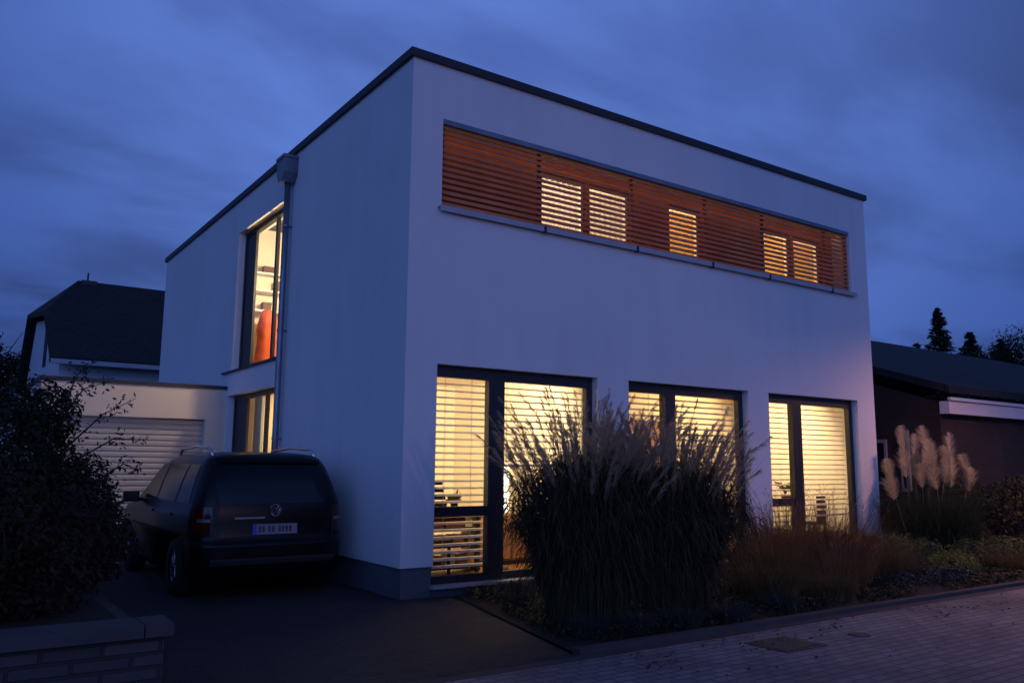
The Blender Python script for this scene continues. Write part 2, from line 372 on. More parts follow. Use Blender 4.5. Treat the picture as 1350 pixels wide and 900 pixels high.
ground_window(*Wn[2], 7.45, 22, 22, .25, .75, 0)

# louvre band
lv = bpy.data.objects.new('louvre_screen', None); C.objects.link(lv); lv.parent = H
bm = bmesh.new()
z = LZ0+.05; k = 0
secs = [LX0+.02, 2.0, 3.68, 5.28, 6.66, 8.38, LX1-.02]
while z < LZ1-.07:
    for i in range(6):
        j = rnd.uniform(-.002, .002)
        a, b = secs[i]+.001, secs[i+1]-.001
        # leaning board: top further back
        q = [(0, -.024), (.010, -.026), (.030, .024), (.020, .026)]
        vs = [[bm.verts.new((x, .03+dy, z+dz+j)) for dy, dz in q] for x in (a, b)]
        for n_ in range(4): bm.faces.new((vs[0][n_], vs[1][n_], vs[1][(n_+1) % 4], vs[0][(n_+1) % 4]))
        bm.faces.new(vs[0][::-1]); bm.faces.new(vs[1])
    z += .0775
bmesh.ops.recalc_face_normals(bm, faces=list(bm.faces))
obj('slat_board', bm, m_wood, lv)
for x in [LX0+.04, 2.0, 3.70, 5.28, 6.68, 8.38, LX1-.04]:
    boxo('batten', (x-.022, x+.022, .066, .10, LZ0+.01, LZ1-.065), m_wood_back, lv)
boxo('head_rail', (LX0+.003, LX1-.003, .004, .11, LZ1-.062, LZ1-.003), m_zinc, lv)
bm = bmesh.new()
box(bm, LX0-.05, LX1+.07, -.07, .20, LZ0-.022, LZ0-.004); box(bm, LX0-.05, LX1+.07, -.07, -.062, LZ0-.075, LZ0-.022)
obj('sill', bm, m_sill, lv)
for x in (2.0, 3.68, 5.28, 6.66, 8.38): boxo('sill_clip', (x-.02, x+.02, -.076, -.04, LZ0-.095, LZ0-.001), m_dark, lv)
# added, unseen warm light and dark bar, to brighten wood in the louvre cavity
boxo('added_light_bar', (LX0+.05, LX1-.05, .20, .23, LZ1-.035, LZ1-.012), m_dark, lv)
_l = bpy.data.lights.new('added_cavity_light', 'AREA'); _l.shape = 'RECTANGLE'; _l.size = LX1-LX0-.1; _l.size_y = .04; _l.energy = 5.0; _l.color = (1, .50, .20)
_o = bpy.data.objects.new('added_cavity_light', _l); C.objects.link(_o); _o.parent = lv; _o.location = ((LX0+LX1)/2, .18, LZ1-.045); _o.rotation_euler = (R(62), 0, 0)
UW = [(2.25, 3.06), (3.13, 3.94), (4.78, 5.50), (7.07, 7.83), (7.91, 8.70)]
bm = bmesh.new()
wall_holes(bm, LX0-.03, LX1+.03, LZ0-.03, LZ1+.03, [(a, b, 4.78, 5.64) for a, b in UW], .06, lambda u, d, z: (u, .37+d, z))
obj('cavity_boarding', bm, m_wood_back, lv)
m_cur = [leafmat('pale_curtain', (.85, .80, .72), (.85, .80, .72), .6), leafmat('ochre_curtain', (.80, .58, .28), (.80, .55, .25), .6)]
for i, (a, b) in enumerate(UW):
    bm = bmesh.new(); frame_rect(bm, a, b, .39, .44, 4.78, 5.64, .03); f = obj('window', bm, m_brownwood, H)
    bm = bmesh.new(); poly(bm, [(a+.03, .415, 4.83), (b-.03, .415, 4.83), (b-.03, .415, 5.61), (a+.03, .415, 5.61)]); obj('pane', bm, m_glass, f)
    bm = bmesh.new(); n = 40; pr = None
    for k in range(n+1):
        x = a-.02+(b-a+.04)*k/n; y = .52+.02*math.sin(k*1.3)
        c = (bm.verts.new((x, y, 4.6)), bm.verts.new((x, y, 5.6)))
        if pr: bm.faces.new((pr[0], c[0], c[1], pr[1]))
        pr = c
    obj('curtain', bm, m_cur[0] if i < 2 else m_cur[1], f)

# side windows (stairwell glazing above, hall below)
def side_window(y0, y1, z0, z1, mulls, name='window', closed=6.40):
    bm = bmesh.new()
    Y0, Y1 = y0+.002, y1-.002; t = .07
    box(bm, .13, .22, Y0, Y0+t, z0, z1); box(bm, .13, .22, Y1-t, Y1, z0, z1)
    box(bm, .13, .22, Y0+t, Y1-t, z1-.08, z1); box(bm, .13, .22, Y0+t, Y1-t, z0, z0+.07)
    for m_ in mulls: box(bm, .145, .195, m_-.05, m_+.05, z0+.07, z1-.08)
    box(bm, .15, .195, closed, Y1-t, z0+.07, z1-.08)
    f = obj(name, bm, m_dark, H)
    bm = bmesh.new(); ys = [Y0+t] + [v for m_ in mulls for v in (m_-.05, m_+.05)] + [closed]
    for i in range(0, len(ys), 2): poly(bm, [(.17, ys[i], z0+.07), (.17, ys[i+1], z0+.07), (.17, ys[i+1], z1-.08), (.17, ys[i], z1-.08)])
    obj('pane', bm, m_glass, f)
    return f
f = side_window(SY0, SY1, 3.22, 5.858, [5.25])
boxo('sill', (-.05, .13, SY0-.02, SY1+.5, 3.185, 3.215), m_dark, f)
f = side_window(SY0, 7.15, ZP, 2.758, [5.35])
m_cur_b = leafmat('beige_curtain', (.72, .60, .36), (.72, .60, .36), .5)
m_cur_g = leafmat('grey_curtain', (.20, .25, .30), (.22, .27, .30), .3)
for (a, b, mm) in ((5.72, 6.30, m_cur_b), (6.42, 6.80, m_cur_g), (6.82, 7.25, m_cur_b)):
    bm = bmesh.new(); n = 26; pr = None
    for k in range(n+1):
        y = a+(b-a)*k/n; x = .42+.03*math.sin(k*1.1)
        c = (bm.verts.new((x, y, .15)), bm.verts.new((x, y, 2.85)))
        if pr: bm.faces.new((pr[0], c[0], c[1], pr[1]))
        pr = c
    obj('curtain', bm, mm, f, smooth=True)

# hopper and downpipe
bm = bmesh.new(); tube(bm, [(-.10, 4.10, z) for z in (6.02, 4, 2, .05)], .05, 14)
dpp = obj('downpipe', bm, m_zinc, H, smooth=True)
bm = bmesh.new()
slab(bm, [(-.015, 3.93, 6.45), (-.015, 4.27, 6.45), (-.015, 4.27, 6.16), (-.015, 4.17, 6.02), (-.015, 4.03, 6.02), (-.015, 3.93, 6.16)], (-.22, 0, 0))
box(bm, -.25, -.005, 3.91, 4.29, 6.40, 6.45)
bmesh.ops.recalc_face_normals(bm, faces=list(bm.faces)); obj('hopper', bm, m_zinc, dpp)
for z in (5.3, 3.6, 1.9, .6):
    bm = bmesh.new(); disc(bm, (-.10, 4.10, z), (0, 0, 1), .06, .03, 16); box(bm, -.05, .01, 4.085, 4.115, z-.01, z+.01)
    obj('pipe_clip', bm, m_zinc, dpp)

# ------------------------------------------------------------------ interior lighting and things
def area(name, loc, sx, sy, power, col, parent=None, rot=(0, 0, 0)):
    l = bpy.data.lights.new(name, 'AREA'); l.shape = 'RECTANGLE'; l.size = sx; l.size_y = sy; l.energy = power; l.color = col
    o = bpy.data.objects.new(name, l); C.objects.link(o); o.location = loc; o.rotation_euler = rot
    return o
WARM = (1, .70, .34)
def washer(x, y, power, room, col):
    t = thing('ceiling_spot_bar', 'slim ceiling spot bar lighting the '+room, 'lamp', (x, y, 2.94))
    boxo('bar', (x-.5, x+.5, y-.03, y+.03, 2.86, 2.938), m_dark, t)
    l = bpy.data.lights.new('spot_light', 'AREA'); l.shape = 'RECTANGLE'; l.size = .9; l.size_y = .12; l.energy = power; l.color = col
    o = bpy.data.objects.new('spot_light', l); C.objects.link(o); o.parent = t; o.location = (0, .05, -.10)
    o.rotation_euler = Vector((0, .85, -.52)).to_track_quat('-Z', 'Y').to_euler()
def pendant(x, y, z, power, room, col=WARM, r=.16, drop=.12, light_r=.1):
    t = thing('ceiling_lamp', 'round ceiling lamp glowing in the '+room, 'lamp', (x, y, z))
    bm = bmesh.new(); lathe(bm, [(r*.5, -.02), (r, 0), (r*1.02, .05), (r*.4, .08)], (x, y, z-drop), 24); obj('lamp_shade', bm, emat('lamp_glow', (1, .82, .55), 3), t, True)
    bm = bmesh.new(); tube(bm, [(x, y, z-drop+.08), (x, y, z)], .008, 6); obj('cord', bm, m_dark, t)
    l = bpy.data.lights.new('bulb', 'POINT'); l.energy = power; l.color = col; l.shadow_soft_size = light_r
    o = bpy.data.objects.new('bulb', l); C.objects.link(o); o.parent = t; o.location = (0, 0, -drop-.16)
    return t
washer(1.9, .75, 150, 'room behind the large window nearest the driveway', (1, .73, .37))
washer(4.9, .75, 120, 'middle ground floor room behind the tall grass', (1, .67, .29))
washer(7.8, .75, 140, 'ground floor room at the far right', (1, .70, .31))
pendant(2.4, 2.2, HZ-.354, 230, 'upper room behind the bright pair of louvred windows', (1, .74, .50))
pendant(5.0, 2.0, HZ-.354, 110, 'upper room behind the single louvred window', (1, .62, .30))
pendant(7.6, 2.0, HZ-.354, 160, 'upper room behind the far pair of louvred windows', (1, .62, .28))
pendant(1.0, 5.5, HZ-.354, 230, 'upstairs landing behind the tall side window', (1, .76, .44), drop=.95)
pendant(1.2, 5.9, 2.94, 90, 'downstairs hall behind the curtained side window', (1, .76, .45), drop=.6)

# things in the first room
t = thing('office_desk', 'dark writing desk standing just inside the large front window', 'desk', (1.0, .75, .1))
boxo('desk_top', (.50, 1.75, .50, 1.10, .92, .96), m_shelf, t)
for x in (.52, 1.69): boxo('leg', (x, x+.04, .52, .56, .102, .92), m_shelf, t); boxo('leg', (x, x+.04, 1.04, 1.08, .102, .92), m_shelf, t)
t = thing('slatted_chair', 'dark chair back with horizontal slats behind the left window pane', 'chair', (.75, .50, .1))
bm = bmesh.new()
for z in (1.0, 1.09, 1.18, 1.27): box(bm, .50, .86-(z-1.0)*.25, .44, .47, z, z+.055)
obj('backrest', bm, m_shelf, t)
boxo('seat', (.50, .90, .36, .48, .55, .60), m_shelf, t)
for x in (.52, .86): boxo('leg', (x, x+.03, .38, .41, .102, .55), m_shelf, t)
t = thing('low_bookcase', 'low dark open bookcase filled with binders beneath the desk', 'bookcase', (1.1, 1.3, .1))
bm = bmesh.new()
for z in (.14, .42, .66, .88): box(bm, .47, 1.80, 1.15, 1.45, z, z+.03)
for x in (.45, .80, 1.80): box(bm, x, x+.02, 1.15, 1.45, .102, .91)
obj('shelf', bm, m_shelf, t)
BK = [('orange', (.6, .30, .06)), ('dark red', (.14, .02, .02)), ('black', (.02, .02, .025)), ('cream', (.65, .58, .42)), ('brown', (.30, .12, .05)), ('white', (.7, .68, .62))]
BK = [(c, mat('binder', k, .7, .1, 4)) for c, k in BK]
ordn = ('first', 'second', 'third', 'fourth', 'fifth', 'sixth', 'seventh', 'eighth', 'ninth', 'tenth', 'eleventh', 'twelfth')
for z, h, sh in ((.17, .20, 'bottom'), (.45, .16, 'middle'), (.69, .15, 'top')):
    x = .49; n = 0
    while x < 1.70:
        wd = rnd.uniform(.08, .17)
        if x < .80 < x+wd+.02: x = .825; continue
        cn, cm = rnd.choice(BK)
        tag(boxo('binder', (x, x+wd-.006, 1.17, 1.38, z+.001, z+h*rnd.uniform(.7, 1)), cm), '%s binder, %s from the left on the %s shelf of the low bookcase' % (cn, ordn[n], sh), 'binder', 'binders on the low bookcase'); n += 1
        x += wd+rnd.choice((0, 0, .06))
t = thing('potted_plant', 'small plant in a pot on the desk in the lit window', 'plant', (1.05, .7, .96))
bm = bmesh.new(); lathe(bm, [(.04, 0), (.055, .09)], (1.12, .70, .961), 14); obj('pot', bm, m_shelf, t)
bm = bmesh.new()
for k in range(26):
    a = rnd.uniform(0, 6.28); l = rnd.uniform(.08, .2); e2 = rnd.uniform(.2, 1.4)
    p = Vector((1.12, .70, 1.04)); q = p+Vector((math.cos(a)*math.cos(e2), math.sin(a)*math.cos(e2), math.sin(e2)))*l
    s = Vector((0, 0, .02)) if e2 < .8 else Vector((.02, 0, 0))
    poly(bm, [p, p.lerp(q, .6)+s, q, p.lerp(q, .6)-s])
obj('leaf', bm, leafmat('houseplant', (.05, .05, .02), (.08, .07, .03)), t)
t = thing('floor_lamp', 'tall white cylinder lamp shining brightly beside the window mullion', 'lamp', (2.12, 1.1, .1))
bm = bmesh.new(); lathe(bm, [(.10, 0), (.11, .02), (.11, .62), (.10, .64)], (2.12, 1.1, .88), 20); obj('lamp_shade', bm, emat('white_glow', (1, .93, .78), 2.6), t, True)
bm = bmesh.new(); lathe(bm, [(.12, 0), (.12, .02), (.012, .03), (.012, .78)], (2.12, 1.1, .101), 16); obj('stand', bm, m_dark, t)
t = thing('sideboard', 'brown wooden sideboard low against the wall of the first lit room', 'cabinet', (2.6, 1.6, .1))
boxo('carcass', (2.0, 3.15, 1.5, 1.95, .16, .80), m_brownwood, t); boxo('plinth_base', (2.03, 3.12, 1.53, 1.93, .102, .16), m_shelf, t)
for x in (2.02, 2.60): boxo('door', (x, x+.53, 1.485, 1.499, .19, .77), mat('oak_front', (.30, .14, .05), .5, .2, 3), t)
t = thing('tall_cabinet', 'tall brown cabinet standing in the middle lit room', 'cabinet', (7.5, 3.0, .1))
cabx = (5.55, 6.15)
boxo('carcass', (cabx[0], cabx[1], 1.9, 2.35, .102, 2.28), m_brownwood, t); boxo('door', (cabx[0]+.02, cabx[1]-.02, 1.885, 1.899, .14, 2.25), mat('cab_front', (.16, .07, .03), .6, .2, 3), t)
# third room
t = thing('side_table', 'dark table with flat top below the glazing bar of the far right window', 'table', (7.2, .8, .1))
boxo('table_top', (6.65, 7.95, .55, 1.15, .86, .90), m_brownwood, t)
for x in (6.68, 7.88):
    for y in (.58, 1.08): boxo('leg', (x, x+.04, y, y+.04, .102, .86), m_brownwood, t)
t = thing('dining_chair', 'dark chair with upright back behind the far right window pane', 'chair', (8.6, .8, .1))
boxo('backrest', (8.62, 8.84, .60, .64, .56, 1.02), m_shelf, t); boxo('seat', (8.48, 8.86, .60, .98, .52, .56), m_shelf, t)
for x in (8.50, 8.82):
    for y in (.62, .94): boxo('leg', (x, x+.03, y, y+.03, .102, .52), m_shelf, t)
t = thing('orchid', 'arching pot plant behind the wide pane of the far right window', 'plant', (8.05, .7, .1))
bm = bmesh.new(); lathe(bm, [(.06, 0), (.09, .16)], (7.85, .70, .901), 14); obj('pot', bm, m_brownwood, t)
bm = bmesh.new()
for k in range(22):
    a = rnd.uniform(0, 6.28); l = rnd.uniform(.2, .42); e2 = rnd.uniform(.1, 1.2)
    p = Vector((7.85, .70, 1.04)); mid = p+Vector((math.cos(a)*.5, math.sin(a)*.2, .9))*l*.6; q = p+Vector((math.cos(a), math.sin(a)*.3, math.sin(e2)*.8))*l
    poly(bm, [p, mid+Vector((.02, 0, .01)), q, mid-Vector((.02, 0, .02))])
obj('leaf', bm, leafmat('orchid_leaf', (.05, .05, .02), (.08, .07, .03)), t)
# landing: shelf and hanging garment
t = thing('wall_shelf', 'pale shelves seen through the tall side window', 'shelf', (1.6, 7.3, 3.2))
bm = bmesh.new()
for z in (4.45, 4.85, 5.2): box(bm, .40, 3.2, 7.22, 7.49, z, z+.035)
obj('shelf', bm, m_white, t)
for x, z, wd, hh, lab in ((.62, 4.485, .16, .16, 'small brown box on the lowest shelf behind the side window'), (.85, 4.885, .20, .2, 'dark box on the middle shelf behind the side window'), (.60, 5.235, .2, .13, 'flat box on the top shelf behind the side window')):
    bm = bmesh.new(); box(bm, x, x+wd, 7.26, 7.42, z+.001, z+hh); box(bm, x-.006, x+wd+.006, 7.254, 7.426, z+hh*.75, z+hh+.004)
    tag(obj('storage_box', bm, m_brownwood), lab, 'box')
m_or = mat('orange_cloth', (.62, .10, .02), .8, .3, 5)
bm = bmesh.new(); n = 30
rows = []
for j in range(10):
    z = 4.42-1.18*j/9; wd = .12+.10*min(1, j/3)+.02*math.sin(j); rows.append([bm.verts.new((.64+wd*math.cos(a), 6.95+wd*1.0*math.sin(a)*(1+.12*math.sin(5*a)), z)) for a in [2*math.pi*k/n for k in range(n)]])
for j in range(9):
    for k in range(n): bm.faces.new((rows[j][k], rows[j+1][k], rows[j+1][(k+1) % n], rows[j][(k+1) % n]))
bm.faces.new(rows[0]); bm.faces.new(rows[-1][::-1])
tag(obj('hanging_coat', bm, m_or, smooth=True), 'orange red garment hanging behind the tall side window', 'coat')

# ------------------------------------------------------------------ garage
G = thing('garage', 'cream flat roofed garage attached to the house behind the parked car', 'garage', (-1.5, 7.2, 0))
bm = bmesh.new()
wall_holes(bm, -3.06, -.002, -.02, 2.88, [(-2.75, -.36, -.021, 2.31)], .25, lambda u, d, z: (u, 7.2+d, z))
box(bm, -3.06, -2.81, 7.45, 12.9, -.02, 2.88)
obj('wall', bm, m_plaster_g, G)
bm = bmesh.new(); box(bm, -3.09, -.003, 7.17, 13, 2.88, 2.945); obj('roof_coping', bm, m_coping, G)
bm = bmesh.new(); z = .0
while z < 2.30:
    h = min(.098, 2.305-z)
    slab(bm, [(-2.75, 7.35, z), (-2.75, 7.33, z+h*.3), (-2.75, 7.33, z+h*.75), (-2.75, 7.352, z+h), (-2.75, 7.37, z+h), (-2.75, 7.37, z)], (2.39, 0, 0)); z += .1
bmesh.ops.recalc_face_normals(bm, faces=list(bm.faces))
gd = obj('garage_door', bm, mat('door_cream', (.48, .43, .37), .55, .05, 2), G)

# ------------------------------------------------------------------ left neighbour
NB = thing('gambrel_house', 'white house with huge dark half-hipped roof behind the garage', 'house', (0, 27, 0))
xg, xr = -1.30, 14
bm = bmesh.new()
for (y0, y1) in ((21.6, 33.4),):
    pts = [(xg, y0, -.03), (xg, y1, -.03), (xg, y1, 4.6), (xg, 31.0, 7.3), (xg, 24.6, 6.6), (xg, y0+.1, 4.8)]
    slab(bm, pts, (xr-xg-.5, 0, 0))
bmesh.ops.recalc_face_normals(bm, faces=list(bm.faces))
obj('wall', bm, mat('white_wall_far', (.62, .64, .68), .9, .06, .4, bump=.3), NB)
o_ = .35; xa = xg-o_
E1 = (21.0, 4.66); K1 = (24.3, 6.585); RG = (27.5, 8.45); K2 = (31.2, 7.45); E2 = (34.0, 4.66)
def P3(x, yz): return (x, yz[0], yz[1])
xk = xg+1.0
bm = bmesh.new()
th = (0, 0, .16)
slab(bm, [P3(xa, E1), P3(xr, E1), P3(xr, K1), P3(xa, K1)], th)
slab(bm, [P3(xa, K1), P3(xr, K1), P3(xr, RG), P3(xk, RG)], th)
slab(bm, [P3(xa, K1), P3(xk, RG), P3(xa, K2)], th)
slab(bm, [P3(xa, K2), P3(xk, RG), P3(xr, RG), P3(xr, K2)], th)
slab(bm, [P3(xa, E2), P3(xa, K2), P3(xr, K2), P3(xr, E2)], th)
bmesh.ops.recalc_face_normals(bm, faces=list(bm.faces))
rf = obj('roof', bm, m_rooftile, NB)
bm = bmesh.new(); box(bm, -.2, .35, 27.2, 27.7, 8.2, 8.6); box(bm, 0, .06, 27.4, 27.46, 8.6, 8.95); obj('chimney', bm, m_dark, rf)
bm = bmesh.new(); box(bm, xa+.02, xr, 20.88, 21.02, 4.60, 4.74); obj('gutter', bm, mat('pale_gutter', (.40, .40, .44), .5, .1, 2), NB)
for y in (24.2, 26.4):
    f = boxo('window', (xg-.03, xg+.01, y-.45, y+.45, 5.0, 6.45), m_dark, NB)
boxo('window', (2.3, 3.6, 21.57, 21.62, 3.4, 4.3), m_dark, NB)

# ------------------------------------------------------------------ right neighbour
RB = thing('brick_bungalow', 'low brown brick house with dark tiled roof and white fascia at right', 'house', (20, 8, 0))
xg, ye = 14.0, 1.15
bm = bmesh.new()
rz = lambda y: 3.24+.325*(y-1.0)
slab(bm, [(xg, ye, -.03), (xg, ye, 3.0), (xg, 14.2, rz(14.2)-.25), (xg, 27, 3.0), (xg, 27, -.03)], (.3, 0, 0))
bmesh.ops.recalc_face_normals(bm, faces=list(bm.faces)); obj('gable_wall', bm, m_brick_s, RB)
bm = bmesh.new(); wall_holes(bm, xg+.3, 45, -.03, 3.0, [(22.2, 23.2, -.029, 2.1)], .3, lambda u, d, z: (u, ye+d, z)); obj('front_wall', bm, m_brick, RB)
boxo('door', (22.2, 23.2, 1.24, 1.28, -.02, 2.1), m_brownwood, RB)
bm = bmesh.new()
slab(bm, [(xg-.12, .85, rz(.85)), (46, .85, rz(.85)), (46, 14.2, rz(14.2)), (xg-.12, 14.2, rz(14.2))], (0, 0, .17))
slab(bm, [(xg-.12, 14.2, rz(14.2)), (46, 14.2, rz(14.2)), (46, 27.5, rz(.85)), (xg-.12, 27.5, rz(.85))], (0, 0, .17))
bmesh.ops.recalc_face_normals(bm, faces=list(bm.faces)); obj('roof', bm, m_rooftile, RB)
bm = bmesh.new(); box(bm, xg-.02, 46, .92, 1.14, 2.74, 3.02); box(bm, xg-.05, 46, .86, .93, 3.03, 3.10); obj('fascia', bm, mat('white_fascia', (.66, .62, .62), .7, .05, 1), RB)
for y0, y1, z0, z1 in ((2.45, 2.95, 1.15, 2.2), (1.9, 2.12, 1.0, 2.4)):
    f = boxo('window', (xg-.05, xg-.002, y0, y1, z0, z1), m_gutter, RB)
    boxo('pane', (xg-.056, xg-.051, y0+.06, y1-.06, z0+.08, z1-.08), m_carglass, f)

# ------------------------------------------------------------------ low stone wall
t = thing('stone_wall', 'low split stone retaining wall with pale cap slabs at the street corner', 'wall', (-5, -3.4, 0))
bm = bmesh.new(); box(bm, -9, -3.28, -3.46, -3.30, -.02, .545); box(bm, -3.36, -3.28, -3.30, 5.4, -.02, .42); obj('stonework', bm, m_stone, t)
bm = bmesh.new()
x = -9
while x < -3.3:
    x2 = min(x+.8, -3.24); box(bm, x+.004, x2-.004, -3.52, -3.22, .546, .615); x = x2
y = -3.21
while y < 5.3:
    box(bm, -3.40, -3.24, y, y+.6, .421, .46); y += .608
obj('cap', bm, m_slab, t)

# ------------------------------------------------------------------ drain covers
t = thing('drain_grate', 'square dark iron drain grate set in the paved street', 'drain cover', (1.77, -3.85, 0))
bm = bmesh.new(); box(bm, 1.49, 2.05, -4.07, -3.63, .001, .007); obj('plate', bm, m_iron, t)
bm = bmesh.new(); frame_rect(bm, 0, 1, 0, 1, 0, 1, .1); bm.free()
bm = bmesh.new()
for k in range(9): box(bm, 1.54+k*.055, 1.565+k*.055, -4.03, -3.67, .0075, .013)
obj('bar', bm, mat('worn_iron', (.09, .085, .08), .5, .2, 9), t)
bm = bmesh.new(); lathe(bm, [(.10, .001), (.10, .008), (.08, .010)], (2.70, -3.95, 0), 24); tag(obj('valve_cover', bm, m_iron), 'small round iron cover set in the paved street', 'drain cover')

# ------------------------------------------------------------------ car
CX, CY = -1.15, .86
car = thing('parked_car', 'black family van parked on the driveway between the dark shrubs and the house wall', 'car', (CX, CY, 0))
# level: z, half width, rear y, front y, corner r
LV = [(.20, .80, .16, 4.30, .20), (.30, .865, .04, 4.40, .24), (.45, .885, .0, 4.44, .26), (.62, .895, -.005, 4.42, .28), (.66, .895, .035, 4.40, .28), (.80, .90, .05, 4.30, .28),
      (.92, .895, .055, 4.05, .27), (1.00, .885, .065, 3.45, .26), (1.10, .865, .085, 3.22, .25), (1.30, .805, .15, 2.86, .24), (1.48, .735, .23, 2.50, .22), (1.57, .685, .29, 2.28, .22), (1.62, .62, .37, 2.12, .22), (1.65, .45, .60, 1.85, .22)]
def lev(z):
    for i in range(len(LV)-1):
        a, b = LV[i], LV[i+1]
        if z <= b[0]:
            t_ = max(0, (z-a[0])/(b[0]-a[0])); return [a[k]+(b[k]-a[k])*t_ for k in range(5)]
    return LV[-1]
def outline(l, n=8, crown=.05):
    z, w_, yr, yf, r = l; pts = []
    r = min(r*1.1, w_*.6)
    for (cx_, cy_, a0) in ((w_-r, yr+r, -90), (w_-r, yf-r, 0), (-w_+r, yf-r, 90), (-w_+r, yr+r, 180)):
        for k in range(n+1):
            a = R(a0+90*k/n); pts.append((cx_+r*math.cos(a), cy_+r*math.sin(a), z))
    return pts
def rear_y(x, z):
    _, w_, yr, yf, r = lev(z); ax = abs(x); r = min(r*1.1, w_*.6)
    if ax <= w_-r: return yr
    d = min(ax-(w_-r), r); return yr+r-math.sqrt(max(0, r*r-d*d))
bm = bmesh.new(); rings = []
zs = sorted({l[0] for l in LV} | {.25, .54, .64, .73, .86, 1.2, 1.4, 1.53})
for z in zs: rings.append([bm.verts.new((CX+p[0], CY+p[1], p[2])) for p in outline(lev(z))])
n = len(rings[0])
for i in range(len(rings)-1):
    for k in range(n): bm.faces.new((rings[i][k], rings[i][(k+1) % n], rings[i+1][(k+1) % n], rings[i+1][k]))
bm.faces.new(rings[0][::-1]); bm.faces.new(rings[-1])
body = obj('body', bm, m_paint, car, smooth=True)
# wheel arches cut from the body
bm = bmesh.new()
for y in (.86, 3.56):
    for s in (-1, 1): disc(bm, (CX+s*.85, CY+y, .33), (1, 0, 0), .37, .5, 32)
cut = obj('arch_cut', bm, m_plastic)
md = body.modifiers.new('b', 'BOOLEAN'); md.operation = 'DIFFERENCE'; md.object = cut; md.solver = 'EXACT'
bpy.context.view_layer.update()
dg = bpy.context.evaluated_depsgraph_get(); nm = bpy.data.meshes.new_from_object(body.evaluated_get(dg))
body.modifiers.clear(); body.data = nm; bpy.data.objects.remove(cut)
for p in nm.polygons: p.use_smooth = True
def rear_patch(name, x0, x1, z0, z1, m, off=.006, parent=car, nx=14, nz=6, rad=0):
    bm = bmesh.new(); g_ = []
    for j in range(nz+1):
        row = []
        for i in range(nx+1):
            x = x0+(x1-x0)*i/nx; z = z0+(z1-z0)*j/nz
            if rad:
                e_ = max(0, 1-min(j, nz-j)/1.5)*rad; x = x+(e_ if i == 0 else -e_ if i == nx else 0)
            row.append(bm.verts.new((CX+x, CY+rear_y(x, z)-off, z)))
        g_.append(row)
    for j in range(nz):
        for i in range(nx): bm.faces.new((g_[j][i], g_[j][i+1], g_[j+1][i+1], g_[j+1][i]))
    return obj(name, bm, m, parent, smooth=True)
rear_patch('rear_window', -.66, .66, 1.06, 1.50, m_carglass, .007, rad=.04)
rear_patch('spoiler', -.60, .60, 1.525, 1.60, m_paint, .035)
for s in (-1, 1):
    a, b = (s*.70, s*.875)
    tl = rear_patch('tail_light', min(a, b), max(a, b), .74, 1.03, m_red, .008)
    rear_patch('reversing_lens', min(s*.72, s*.84), max(s*.72, s*.84), .865, .90, m_zinc, .013, tl)
rear_patch('bumper', -.80, .80, .34, .60, m_paint, .02)
rear_patch('bumper_insert', -.72, .72, .40, .47, m_plastic, .026)
rear_patch('tailgate_trim', -.46, -.12, .895, .915, m_zinc, .016)
np_ = rear_patch('number_plate', -.26, .26, .72, .835, m_plate, .022)
rear_patch('euro_band', -.258, -.215, .724, .831, m_blue, .025, np_)
x = -.19
for wd in (.035, .035, .0, .03, .035, .0, .035, .03, .035, .035):
    if wd: boxo('plate_character', (CX+x, CX+x+wd*.75, CY+rear_y(x, .78)-.028, CY+rear_y(x, .78)-.024, .745, .81), m_ink, np_)
    x += .042 if wd else .03
# round emblem with its two stacked chevron letters
bm = bmesh.new(); ye_ = CY+.07-.03
by, bz = ye_, .985
ring = [(CX+.062*math.cos(a), by, bz+.062*math.sin(a)) for a in [2*math.pi*k/24 for k in range(25)]]
tube(bm, ring, .008, 6)
for pts in ([(-.032, .045), (0, .004), (.032, .045)], [(-.05, .02), (-.025, -.045), (0, -.004), (.025, -.045), (.05, .02)]):
    tube(bm, [(CX+a, by, bz+b) for a, b in pts], .006, 6)
obj('badge', bm, m_chrome, car)
for x in (-.70, .70):
    bm = bmesh.new(); tube(bm, [(CX+x*(1.0 if z_ < 1.1 else 1-.22*(z_-1.1)/.45), CY+rear_y(.7, z_)-.004, z_) for z_ in (.62, .8, 1.0, 1.2, 1.4, 1.52)], .004, 4); obj('tailgate_seam', bm, m_plastic, car)
boxo('badge_backing', (CX-.045, CX+.045, by+.004, by+.02, bz-.045, bz+.045), m_plastic, car)
bm = bmesh.new(); tube(bm, [(CX+.02, CY+.07, 1.07), (CX+.05, CY+.10, 1.09), (CX+.38, CY+.12, 1.14)], .009, 6); obj('rear_wiper', bm, m_plastic, car)
def side_patch(name, y0, y1, z0, z1, m, s, parent=car, slant0=0, slant1=0, off=.006):
    bm = bmesh.new(); g_ = []
    for j in range(7):
        z = z0+(z1-z0)*j/6; t_ = j/6; w_ = lev(z)[1]
        g_.append([bm.verts.new((CX+s*(w_+off), CY+(y0+slant0*t_)+((y1+slant1*t_)-(y0+slant0*t_))*i/6, z)) for i in range(7)])
    for j in range(6):
        for i in range(6): bm.faces.new((g_[j][i], g_[j][i+1], g_[j+1][i+1], g_[j+1][i]))
    return obj(name, bm, m, parent, smooth=True)
